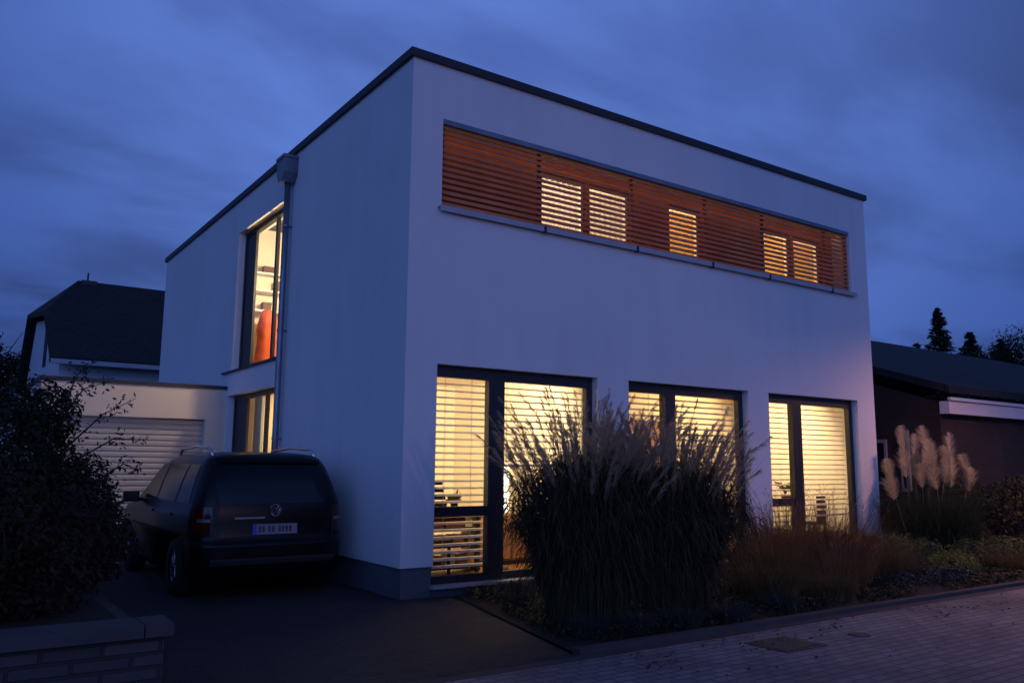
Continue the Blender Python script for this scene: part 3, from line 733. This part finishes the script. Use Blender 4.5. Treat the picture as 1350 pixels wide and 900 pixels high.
for s in (-1, 1):
    side_patch('side_window', .40, .98, 1.06, 1.50, m_carglass, s, slant0=.14)
    side_patch('side_window', 1.06, 1.96, 1.06, 1.50, m_carglass, s)
    side_patch('side_window', 2.04, 2.94, 1.06, 1.50, m_carglass, s, slant1=-.55)
    for y in (1.30, 2.30): 
        bm = bmesh.new(); box(bm, CX+s*.905-.012, CX+s*.905+.012, CY+y-.22, CY+y-.04, .90, .925); obj('door_handle', bm, m_paint, car)
    bm = bmesh.new(); tube(bm, [(CX+s*.62, CY+.50, 1.60), (CX+s*.615, CY+.62, 1.69), (CX+s*.60, CY+1.3, 1.72), (CX+s*.60, CY+2.0, 1.69), (CX+s*.60, CY+2.12, 1.61)], .018, 8); obj('roof_rail', bm, m_chrome, car, smooth=True)
    bm = bmesh.new(); v = box(bm, CX+s*1.02-.10, CX+s*1.02+.10, CY+2.86, CY+2.98, .99, 1.13); box(bm, CX+s*.90-.05, CX+s*.90+.05, CY+2.90, CY+2.95, 1.00, 1.04)
    mr_ = obj('wing_mirror', bm, m_paint, car, bevel=.015)
    boxo('mirror_glass', (CX+s*1.02-.08, CX+s*1.02+.08, CY+2.852, CY+2.858, 1.01, 1.11), m_carglass, mr_)
    for y in (.86, 3.56):
        bm = bmesh.new(); rr = 20
        prof = [(.20, -.11), (.30, -.11), (.325, -.08), (.325, .08), (.30, .11), (.20, .11)]
        rg = [[bm.verts.new((CX+s*.80+h_, CY+y+r_*math.cos(2*math.pi*k/rr), .325+r_*math.sin(2*math.pi*k/rr))) for k in range(rr)] for r_, h_ in prof]
        for i in range(5):
            for k in range(rr): bm.faces.new((rg[i][k], rg[i][(k+1) % rr], rg[i+1][(k+1) % rr], rg[i+1][k]))
        wh = obj('wheel', bm, m_tyre, car, smooth=True)
        bm = bmesh.new(); disc(bm, (CX+s*.84, CY+y, .325), (1, 0, 0), .06, .06, 16)
        for k in range(10):
            a = 2*math.pi*k/10; c_ = Vector((CX+s*.87, CY+y, .325)); d_ = Vector((0, math.cos(a), math.sin(a)))
            tube(bm, [c_+d_*.04, c_+d_*.205], [.018, .014], 6)
        rgm = [(CX+s*.87, CY+y+.205*math.cos(2*math.pi*k/24), .325+.205*math.sin(2*math.pi*k/24)) for k in range(25)]; tube(bm, rgm, .012, 6)
        obj('rim', bm, m_rim, wh)
        bm = bmesh.new(); disc(bm, (CX+s*.76, CY+y, .325), (1, 0, 0), .20, .04, 24); obj('hub', bm, m_plastic, wh)
bm = bmesh.new(); tube(bm, [(CX-.30, CY+2.9, 1.635), (CX-.30, CY+2.9, 1.64)], .01, 6); bm.free()
bm = bmesh.new(); poly(bm, [(CX-.66, CY+3.12, 1.16), (CX+.66, CY+3.12, 1.16), (CX+.56, CY+2.58, 1.46), (CX-.56, CY+2.58, 1.46)]); obj('windscreen', bm, m_carglass, car)

# ------------------------------------------------------------------ street lamps (outside the frame, they light the scene)
def street_lamp(x, y, h, power, col, label, tgt=None, cone=164, size=.12):
    t = thing('street_lamp', label, 'street lamp', (x, y, 0))
    bm = bmesh.new(); tube(bm, [(x, y, 0), (x, y, 1), (x, y, h)], [.07, .055, .04], 14); obj('pole', bm, m_zinc, t, smooth=True)
    bm = bmesh.new(); lathe(bm, [(.04, 0), (.26, .04), (.28, .10), (.10, .20)], (x, y, h+.02), 24); obj('lamp_head', bm, m_dark, t, smooth=True)
    bm = bmesh.new(); lathe(bm, [(.10, -.07), (.20, -.01), (.22, .02)], (x, y, h+.01), 24); obj('lens', bm, emat('lamp_lens', col, 8), t, smooth=True)
    l = bpy.data.lights.new('lamp_light', 'SPOT'); l.energy = power; l.color = col; l.spot_size = R(cone); l.spot_blend = .5; l.shadow_soft_size = size
    o = bpy.data.objects.new('lamp_light', l); C.objects.link(o); o.parent = t; o.location = (0, 0, h-.12)
    if tgt: o.rotation_euler = (Vector(tgt)-Vector((x, y, h))).to_track_quat('-Z', 'Y').to_euler()
    return t
street_lamp(12.4, -3.5, 5.0, 1150, (1, .42, .25), 'street lamp with round head at the right of the street')
street_lamp(1.0, -19, 5.5, 900, (1, .55, .38), 'street lamp across the road behind the viewer', (-3, 7, 0), 60)

# ------------------------------------------------------------------ plants
def blades(V, F, c, n, rb, hmin, hmax, lean, w0, seg=6, droop=.25, ell=1.0, up_bias=1.0, rs=None):
    rs = rs or rnd
    for _ in range(n):
        a = rs.uniform(0, 6.283); rr = rb*math.sqrt(rs.random()); bx, by_ = c[0]+rr*math.cos(a), c[1]+rr*math.sin(a)*ell
        a2 = a+rs.gauss(0, .7); h = rs.uniform(hmin, hmax); l = lean*h*rs.random()**up_bias*(0.3+rr/max(rb, .01)); dr = droop*h*rs.random()**1.5
        wd = w0*rs.uniform(.6, 1.2); tw = rs.uniform(0, 6.28); px, py = math.cos(tw)*wd/2, math.sin(tw)*wd/2
        i0 = len(V)
        for k in range(seg+1):
            s = k/seg; r_ = l*s**1.9; z = h*(s-.0)-dr*s**3.2*1.6 ; t_ = (1-s)**.6 if s > .5 else 1
            x, y = bx+math.cos(a2)*r_, by_+math.sin(a2)*r_*ell
            if k == seg: V.append((x, y, c[2]+z))
            else: V.append((x-px*t_, y-py*t_, c[2]+z)); V.append((x+px*t_, y+py*t_, c[2]+z))
        for k in range(seg-1): b = i0+2*k; F.append((b, b+1, b+3, b+2))
        b = i0+2*(seg-1); F.append((b, b+1, b+2))
def plume(V, F, base, tip, n, fl, wd, rs, spread=.5):
    base, tip = Vector(base), Vector(tip); ax = tip-base; L_ = ax.length; ax.normalize(); u = ax.orthogonal().normalized(); v = ax.cross(u)
    lateral = Vector((ax.x, ax.y, 0)); 
    for _ in range(n):
        s = rs.random()**.9; p = base+(tip-base)*s; a = rs.uniform(0, 6.283)
        rad = (u*math.cos(a)+v*math.sin(a)); e_ = fl*(math.sin(math.pi*min(1, .12+s*.80))**.8)*rs.uniform(.35, 1.3)
        q = p+ax*e_*.9+rad*e_*spread+lateral*e_*.4+Vector((0, 0, -.12*e_)); side = ax.cross(rad)*wd/2; m_ = p.lerp(q, .5)+rad*e_*.08
        i = len(V); V.extend([p-side*.5, p+side*.5, m_+side, m_-side, q]); F.append((i, i+1, i+2, i+3)); F.append((i+3, i+2, i+4))
m_misc = leafmat('silvergrass_blade', (.022, .030, .012), (.070, .064, .032), .3, 6)
m_culm = mat('culm', (.07, .06, .03), .8, .3, 4)
m_plume = leafmat('silvergrass_plume', (.42, .32, .21), (.56, .44, .31), .5, 4)
m_fount = leafmat('fountain_blade', (.14, .065, .025), (.22, .13, .05), .3, 3)
m_fountp = leafmat('fountain_plume', (.22, .10, .06), (.30, .16, .10), .4, 3)
m_pamp = leafmat('pampas_blade', (.030, .040, .018), (.055, .060, .03), .25, 3)
m_pampp = leafmat('pampas_plume', (.62, .54, .38), (.76, .67, .50), .4, 3)

def silvergrass(c, rb, hfol, n, nst, hst, label, seed, ell=.8, fan=1.0):
    rs = random.Random(seed)
    t = thing('silver_grass', label, 'ornamental grass', c, 'tall silver grass clumps before the windows')
    V, F = [], []; blades(V, F, c, int(n*.6), rb, hfol*.5, hfol*1.02, .42*fan, .014, 7, .4, ell, .7, rs)
    blades(V, F, c, n//3, rb, hfol*.9, hfol*1.25, .50*fan, .014, 9, .72, ell, .6, rs)
    blades(V, F, c, n//5, rb*1.0, hfol*.5, hfol*.8, .34*fan, .013, 8, .6, ell, .5, rs)
    RD = .80
    for _ in range(int(n*1.25)):
        u_ = rs.random()**.8; t_ = .22+.76*u_; prof = (.55+.45*(t_-.22)/.40) if t_ < .62 else math.sqrt(max(0, 1-((t_-.62)/.40)**2))
        lump = 1+.18*noise.noise(Vector((t_*4, c[0]*3, 2))); a = rs.uniform(0, 6.283); lump += .22*noise.noise(Vector((math.cos(a)*1.6+c[0], math.sin(a)*1.6, t_*3)))
        rr = RD*prof*lump*math.sqrt(rs.random())*rs.uniform(.82, 1.22); p = Vector((c[0]+rr*math.cos(a), c[1]+rr*math.sin(a)*ell, c[2]+hfol*t_*(rs.uniform(.86, 1.12) if t_ > .6 else 1)))
        a2 = a+rs.gauss(0, 1.1); d = Vector((math.cos(a2), math.sin(a2), 0)); ln = rs.uniform(.14, .42); rise = rs.uniform(0, 1.9); wv = rs.uniform(.004, .008); sd = Vector((-d.y, d.x, rs.uniform(-.8, .8)))*wv; i0 = len(V)
        for k in range(5):
            s_ = k/4; q = p+d*ln*s_*.7+Vector((0, 0, ln*(rise*s_-(.6+rise)*s_*s_))); ww = sd*(1-s_)**.5; V.extend([q-ww, q+ww])
            if k: b_ = i0+2*k-2; F.append((b_, b_+1, b_+3, b_+2))
    mesh_obj('foliage', V, F, m_misc, t)
    bm = bmesh.new(); V, F = [], []
    for _ in range(nst):
        a = rs.uniform(0, 6.283); rr = rb*math.sqrt(rs.random())*.95; b = Vector((c[0]+rr*math.cos(a), c[1]+rr*math.sin(a)*ell, c[2]))
        h = hst*rs.uniform(.72, 1.02)*(1-.16*(rr/rb)**2); l = .33*fan*h*(rr/rb)*rs.uniform(.6, 1.3)+rs.uniform(0, .06)
        d = Vector((math.cos(a), math.sin(a)*ell, 0))
        p1 = b+d*l*.35+Vector((0, 0, h*.45)); p2 = b+d*l*.75+Vector((0, 0, h*.76)); tip = b+d*l*1.35+Vector((0, 0, h))
        tube(bm, [b, p1, p2], [.004, .003, .002], 4, False)
        pmid = p2.lerp(tip, .55)+Vector((0, 0, .02)); cv = d*rs.uniform(.0, .07)+Vector((rs.gauss(0, .02), rs.gauss(0, .02), -rs.uniform(0, .04)))
        plume(V, F, p2, pmid, 60, .12, .0065, rs, .30); plume(V, F, pmid-Vector((0, 0, .02)), tip+cv, 45, .09, .006, rs, .30)
    obj('stem', bm, m_culm, t); mesh_obj('plume', V, F, m_plume, t)
silvergrass((.95, -2.15, .05), .44, 1.44, 5600, 185, 2.26, 'tall dark silver grass clump nearest the driveway with feathery plumes', 11, fan=.86)
silvergrass((2.08, -2.2, .05), .44, 1.40, 5200, 185, 2.20, 'tall silver grass clump leaning right in front of the middle window', 12, fan=.82)

def fountain(c, rb, h, n, label, seed):
    rs = random.Random(seed); t = thing('fountain_grass', label, 'ornamental grass', c, 'low reddish fountain grasses in the bed')
    V, F = [], []; blades(V, F, c, n, rb, h*.5, h, .75, .006, 6, .5, 1, .6, rs); mesh_obj('foliage', V, F, m_fount, t)
    V, F = [], []; bm = bmesh.new()
    for _ in range(60):
        a = rs.uniform(0, 6.283); rr = rb*rs.random(); b = Vector((c[0]+rr*math.cos(a), c[1]+rr*math.sin(a), c[2])); d = Vector((math.cos(a), math.sin(a), 0))
        hh = h*rs.uniform(.85, 1.15); l = .5*hh*(rr/rb)
        p2 = b+d*l*.7+Vector((0, 0, hh*.85)); tip = b+d*l*1.1+Vector((0, 0, hh)); tube(bm, [b, b.lerp(p2, .5)+Vector((0, 0, .03)), p2], .0025, 3, False); plume(V, F, p2, tip, 16, .045, .005, rs, .6)
    obj('stem', bm, m_fountp, t); mesh_obj('plume', V, F, m_fountp, t)
fountain((4.15, -1.75, .05), .34, .92, 2000, 'reddish fountain grass tuft right beside the tall silver grass', 21)
fountain((5.15, -1.35, .05), .45, 1.12, 3000, 'reddish brown fountain grass before the far right window', 22)
fountain((6.25, -1.30, .05), .45, 1.08, 3000, 'reddish fountain grass nearest the house corner', 23)
fountain((5.0, -2.25, .05), .32, .62, 1300, 'low rusty grass tuft near the street edging', 24)

m_fount2 = leafmat('straw_blade', (.09, .065, .028), (.15, .11, .05), .3, 3)
def straw(c, rb, h, n, label, seed, lean=.8):
    rs = random.Random(seed); V, F = [], []; blades(V, F, c, n, rb, h*.4, h, lean, .006, 6, .6, 1, .6, rs)
    tag(mesh_obj('meadow_grass', V, F, m_fount2), label, 'ornamental grass', 'low straw coloured grasses in the bed')
straw((3.45, -2.3, .05), .36, .70, 1900, 'straw coloured grass tuft against the right foot of the tall silver grass', 25)
straw((4.1, -2.65, .05), .30, .45, 1500, 'short straw tuft on the street side between silver grass and rusty grass', 26)
straw((6.0, -2.1, .05), .42, .66, 2200, 'straw coloured grass tuft in front of the red grass nearest the house corner', 27)
straw((7.1, -1.55, .05), .36, .62, 1700, 'straw coloured grass tuft just left of the green shrub', 28)
straw((3.5, -1.0, .05), .32, .72, 1500, 'straw coloured grass tuft below the pier between the middle and right windows', 29)
straw((8.9, -2.6, .05), .40, .42, 1700, 'short straw tuft on the kerb right of the yellow green shrub', 30)
straw((11.0, -2.3, .05), .55, .50, 2200, 'wide short straw tuft at the right edge of the bed', 33)
c = (9.9, -.75, .05); rs = random.Random(31)
t = thing('pampas_grass', 'pampas grass with tall creamy pink plumes beyond the house corner', 'ornamental grass', c)
V, F = [], []; blades(V, F, c, 4200, .65, .7, 1.5, .42, .012, 7, .65, 1, .6, rs); mesh_obj('foliage', V, F, m_pamp, t)
bm = bmesh.new(); V, F = [], []
for (dx, dy, h, ln, lean) in ((-.95, .1, 1.45, .42, -.16), (-.38, .2, 2.02, .62, -.10), (-.22, -.25, 1.86, .66, -.12), (-.05, .1, 1.72, .5, .0), (.22, .1, 2.12, .70, -.03), (.32, -.2, 1.95, .72, .04), (.12, .3, 1.9, .5, .04), (.70, .1, 1.80, .50, .08), (1.12, -.1, 1.66, .50, .10), (.55, .3, 1.62, .4, .1)):
    b = Vector((c[0]+dx*.5, c[1]+dy, .06)); tip = Vector((c[0]+dx*1.08+lean, c[1]+dy, h+.12)); p2 = Vector((c[0]+dx, c[1]+dy, h+.12-ln))
    tube(bm, [b, b.lerp(p2, .5), p2, tip.lerp(p2, .3)], [.008, .007, .006, .004], 5, False); pm = p2.lerp(tip, .5)+Vector((rs.uniform(-.03, .03), rs.uniform(-.03, .03), 0)); tp = tip+Vector((rs.uniform(-.20, .22), rs.uniform(-.08, .08), rs.uniform(-.08, .06)))
    plume(V, F, p2-Vector((0, 0, .16)), pm, 560, .16, .007, rs, 1.0); plume(V, F, p2.lerp(pm, .6), tp+Vector((0, 0, .06)), 560, .14, .007, rs, .9)
obj('stem', bm, m_stem, t); mesh_obj('plume', V, F, m_pampp, t)

def leafcloud(V, F, lobes, n, size, rs, shell=.55, asp=.5):
    tot = sum(l[3]*l[4]*l[5] for l in lobes)
    for lx, ly, lz, rx, ry, rz_ in lobes:
        for _ in range(int(n*rx*ry*rz_/tot)):
            d = Vector((rs.gauss(0, 1), rs.gauss(0, 1), rs.gauss(0, 1))).normalized()
            lump = 1+.28*noise.noise(Vector((d.x*2.2+lx, d.y*2.2+ly, d.z*2.2+lz)))+.22*noise.noise(Vector((d.x*6+lx, d.y*6, d.z*6)))
            r_ = (shell+(1-shell)*rs.random()**.6)*lump
            p = Vector((lx+d.x*rx*r_, ly+d.y*ry*r_, lz+d.z*rz_*r_))
            if p.z < .02: continue
            n1 = (d+Vector((rs.gauss(0, .6), rs.gauss(0, .6), rs.gauss(0, .6)+.3))).normalized(); u = n1.orthogonal().normalized(); v = n1.cross(u); a = rs.uniform(0, 6.28)
            u, v = u*math.cos(a)+v*math.sin(a), v*math.cos(a)-u*math.sin(a); s = size*rs.uniform(.6, 1.3)
            i = len(V); V.extend([p-u*s, p+v*s*asp+n1*s*.1, p+u*s, p-v*s*asp+n1*s*.1]); F.append((i, i+1, i+2, i+3))
def twigs(bm, base, lobes, rs, n=14, r0=.02):
    for k in range(n):
        l = rs.choice(lobes); d = Vector((rs.gauss(0, .6), rs.gauss(0, .6), abs(rs.gauss(0, .6)))); q = Vector((l[0]+d.x*l[3]*.9, l[1]+d.y*l[4]*.9, l[2]+d.z*l[5]*.9))
        b = Vector(base)+Vector((rs.uniform(-.15, .15), rs.uniform(-.15, .15), 0)); m_ = b.lerp(q, .5)+Vector((rs.uniform(-.1, .1), rs.uniform(-.1, .1), .12))
        tube(bm, [b, m_, q], [r0, r0*.6, r0*.2], 5, False)
def shrub(name, label, base, lobes, n, size, m, seed, cat='shrub', group=None, asp=.5, extra=None, shell=.55):
    rs = random.Random(seed); t = thing(name, label, cat, base, group)
    V, F = [], []; leafcloud(V, F, lobes, n, size, rs, shell, asp)
    bm = bmesh.new(); twigs(bm, base, lobes, rs)
    if extra:
        for pts in extra:
            tube(bm, pts, [.012, .007, .003][:len(pts)] if len(pts) <= 3 else [.012-.01*i/(len(pts)-1) for i in range(len(pts))], 5, False)
            for i in range(len(pts)-1):
                for k in range(34):
                    p = Vector(pts[i]).lerp(Vector(pts[i+1]), rs.random())+Vector((rs.gauss(0, .045), rs.gauss(0, .045), rs.gauss(0, .05)))
                    u = Vector((rs.gauss(0, 1), rs.gauss(0, 1), rs.gauss(0, 1))).normalized(); v = u.orthogonal().normalized(); s = size*rs.uniform(.7, 1.2)
                    j = len(V); V.extend([p-u*s, p+v*s*asp, p+u*s, p-v*s*asp]); F.append((j, j+1, j+2, j+3))
    mesh_obj('foliage', V, F, m, t); obj('branch', bm, m_bark, t)
m_leafd = leafmat('dark_leaf', (.014, .018, .010), (.032, .036, .018), .2, 3)
m_leafr = leafmat('bronze_leaf', (.024, .016, .010), (.038, .026, .015), .2, 3)
shrub('garden_shrub', 'dense dark shrub rising above the stone wall at the left edge', (-4.2, -2.1, .5), [(-4.35, -2.1, 1.0, .72, .6, .68), (-3.85, -1.9, .75, .45, .5, .40), (-4.9, -2.0, 1.0, .8, .7, .8)], 26000, .026, m_leafr, 41)
shrub('garden_shrub', 'tall loose dark shrub with twigs reaching across the garage wall', (-3.7, .9, .5), [(-3.85, .8, 1.45, .50, .6, .85), (-3.35, 1.0, 1.0, .55, .6, .65), (-3.55, .9, 1.95, .30, .4, .38), (-4.5, 1.0, 1.25, .6, .6, .75)], 30000, .030, m_leafd, 42,
      extra=[[(-3.5, .9, 1.8), (-3.25, .8, 2.25), (-3.0, .8, 2.35)], [(-3.4, .9, 1.6), (-3.05, .8, 2.0), (-2.75, .8, 2.18)], [(-3.3, .9, 1.5), (-2.95, .7, 1.75), (-2.65, .7, 1.75)], [(-3.4, 1, 2), (-3.3, 1, 2.4), (-3.15, 1, 2.55)], [(-3.2, 1, 1.2), (-2.8, .9, 1.5), (-2.62, .9, 1.42)]])
shrub('garden_shrub', 'low spreading shrub between the wall and the parked car', (-3.3, -.6, .5), [(-3.45, -.5, .85, .5, .7, .42), (-3.3, .6, .7, .42, .7, .4), (-3.25, 1.9, .8, .4, .8, .5)], 20000, .026, m_leafr, 43)
# behind pampas
shrub('garden_shrub', 'wide dark hedge shrub in front of the brick house', (13.3, -.3, 0), [(12.2, .1, .75, 1.0, .7, .7), (13.4, -.6, .7, 1.2, .7, .68), (15.0, -.9, .75, 1.4, .7, .75)], 15000, .04, m_leafd, 44)
m_yel = leafmat('lime_leaf', (.13, .15, .03), (.20, .20, .05), .3, 4)
m_gold = leafmat('green_leaf', (.05, .075, .03), (.08, .11, .04), .3, 4)
m_blu = leafmat('blue_leaf', (.026, .036, .034), (.045, .060, .056), .2, 4)
shrub('ground_shrub', 'yellow green low shrub near the street edge at right', (7.6, -2.3, .05), [(7.5, -2.3, .16, .42, .35, .20), (8.1, -2.1, .15, .35, .3, .16)], 2600, .028, m_yel, 51, 'low plant')
shrub('ground_shrub', 'mid green low shrub below the pampas grass', (7.9, -1.2, .05), [(7.7, -1.2, .26, .5, .4, .28), (8.5, -1.3, .22, .4, .35, .22)], 2600, .03, m_gold, 52, 'low plant')
shrub('ground_shrub', 'flat blue green cushion plant along the street edging at right', (6.2, -2.6, .05), [(5.9, -2.6, .10, .6, .3, .14), (6.8, -2.7, .10, .5, .26, .12)], 3000, .022, m_blu, 53, 'low plant')
shrub('ground_shrub', 'dark green low shrub behind the yellow green shrub', (9.0, -1.9, .05), [(9.0, -1.9, .2, .6, .4, .25), (10.2, -1.8, .2, .7, .4, .25)], 3000, .03, m_gold, 54, 'low plant')
def tuft(c, rb, h, n, m, label, seed):
    rs = random.Random(seed); V, F = [], []; blades(V, F, c, n, rb, h*.5, h, .8, .004, 4, .5, 1, .5, rs)
    o = mesh_obj('fescue_tuft', V, F, m); tag(o, label, 'grass tuft', 'small blue fescue tufts along the bed edge')
tl_ = ['bluish fescue tuft at the driveway corner of the bed', 'bluish fescue tuft beneath the left of the tall silver grass', 'bluish fescue tuft at the centre of the bed edge', 'bluish fescue tuft under the right side of the tall silver grass', 'greyish fescue tuft just right of the tall silver grass', 'small fescue tuft below the first ground floor window', 'fescue tuft halfway between driveway and silver grass']
for i, (x, y, r_, h) in enumerate(((.45, -2.75, .16, .26), (.9, -2.88, .18, .28), (1.45, -2.92, .18, .26), (2.1, -2.95, .17, .26), (3.0, -2.85, .18, .28), (1.2, -.55, .15, .25), (.75, -1.2, .14, .24))):
    tuft((x, y, .04), r_, h, 600, m_blu, tl_[i], 60+i)
# stuff: sparse ground cover over the bed
rs = random.Random(77); V, F = [], []
for _ in range(60000):
    y = rs.uniform(-3.08, -.1); x = rs.uniform(.1+(y+3.1)*.23, 13.5)
    if noise.noise(Vector((x*1.1, y*1.1, 7))) < -.22: continue
    z = .03+rs.random()*.10; a = rs.uniform(0, 6.28); s = rs.uniform(.012, .032); u = Vector((math.cos(a), math.sin(a), rs.gauss(0, .6)))*s; v = Vector((-math.sin(a), math.cos(a), rs.gauss(0, .4)))*s*.5; p = Vector((x, y, z))
    i = len(V); V.extend([p-u, p+v, p+u, p-v]); F.append((i, i+1, i+2, i+3))
o = mesh_obj('ground_cover', V, F, leafmat('cover_leaf', (.022, .028, .014), (.05, .05, .028), .2, 5)); tag(o, 'low dark ground cover spread over the planting bed', 'ground cover'); o['kind'] = 'stuff'

rs = random.Random(78); V, F = [], []
for _ in range(900):
    y = rs.uniform(-3.9, -3.35) if rs.random() < .7 else rs.uniform(-4.8, -3.4); x = rs.uniform(-1, 9); a = rs.uniform(0, 6.28); q = rs.uniform(.010, .024)
    if noise.noise(Vector((x*.9, y*2, 1))) < -.05: continue
    u = Vector((math.cos(a), math.sin(a), rs.gauss(0, .25)))*q; v = Vector((-math.sin(a), math.cos(a), rs.gauss(0, .25)))*q*.6; p = Vector((x, y, .012))
    i = len(V); V.extend([p-u, p+v, p+u, p-v]); F.append((i, i+1, i+2, i+3))
o = mesh_obj('fallen_leaves', V, F, leafmat('dry_leaf', (.05, .03, .015), (.10, .06, .03), .1, 8)); tag(o, 'scattered dry leaves on the street paving by the bed', 'leaves'); o['kind'] = 'stuff'
# ------------------------------------------------------------------ trees behind
m_needle = leafmat('needle', (.010, .016, .010), (.022, .03, .016), .1, 2)
m_autumn = leafmat('autumn_leaf', (.05, .028, .018), (.08, .045, .025), .2, 1)
def conifer(x, y, h, r_, label, seed, z0=0):
    rs = random.Random(seed); t = thing('spruce_tree', label, 'tree', (x, y, 0), 'dark conifers beyond the brick house')
    bm = bmesh.new(); tube(bm, [(x, y, -.1), (x, y, h*.5), (x, y, h*.98)], [h*.018, h*.01, .02], 8); V, F = [], []
    for k in range(int(h*5)):
        s = k/(h*5); z = h*(.12+.87*s); rad = r_*(1-s)**.85*rs.uniform(.7, 1.15)+.1
        for j in range(6):
            a = rs.uniform(0, 6.28); d = Vector((math.cos(a), math.sin(a), 0)); L2 = rad*rs.uniform(.6, 1.1)
            e = Vector((x, y, z))+d*L2+Vector((0, 0, -L2*.25)); 
            if j < 3: tube(bm, [(x, y, z), e], [.03, .01], 3, False)
            for q in range(int(12+L2*16)):
                f_ = rs.random()**.7; p = Vector((x, y, z)).lerp(e, f_)+Vector((rs.gauss(0, .10), rs.gauss(0, .10), rs.gauss(-.08, .10)))*(.4+.5*L2)
                u = (d*rs.uniform(.3, 1)+Vector((rs.gauss(0, .5), rs.gauss(0, .5), rs.gauss(-.2, .3)))).normalized(); v = u.orthogonal().normalized(); s_ = rs.uniform(.10, .22)
                i = len(V); V.extend([p-u*s_, p+v*s_*.35, p+u*s_, p-v*s_*.35]); F.append((i, i+1, i+2, i+3))
    mesh_obj('crown', V, F, m_needle, t); obj('trunk', bm, m_bark, t)
conifer(62, 26.2, 14.9, 3.6, 'tallest pointed spruce rising behind the dark roof at right', 81)
conifer(66.4, 26.0, 13.2, 5.6, 'second bushy conifer just right of the tallest spruce', 82)
conifer(69.6, 25.0, 12.8, 5.4, 'rightmost bushy conifer beyond the roof', 83)
conifer(60.3, 27.2, 11.8, 4.2, 'low conifer at the left foot of the tallest spruce', 85)
def tree(x, y, h, r_, label, seed, m):
    rs = random.Random(seed); t = thing('deciduous_tree', label, 'tree', (x, y, 0)); V, F = [], []
    lobes = [(x+rs.gauss(0, r_*.5), y+rs.gauss(0, r_*.5), h*.68+rs.gauss(0, r_*.45), r_*.5, r_*.5, r_*.45) for _ in range(9)]
    leafcloud(V, F, lobes, 9000, .13, rs, .3); bm = bmesh.new(); tube(bm, [(x, y, -.1), (x, y, h*.4), (x+.1, y, h*.7)], [.2, .13, .05], 8)
    twigs(bm, (x, y, h*.35), lobes, rs, 16, .06); mesh_obj('crown', V, F, m, t); obj('trunk', bm, m_bark, t)
tree(-3.4, 40, 9.6, 3.0, 'reddish autumn tree at the far left edge', 91, m_autumn)
tree(67.6, 23.5, 13.0, 4.2, 'rounded dark tree among the conifers beyond the roof', 93, m_leafd)
tree(-6.4, 34, 8.0, 2.6, 'small dark tree left of the white gabled house', 92, m_leafd)
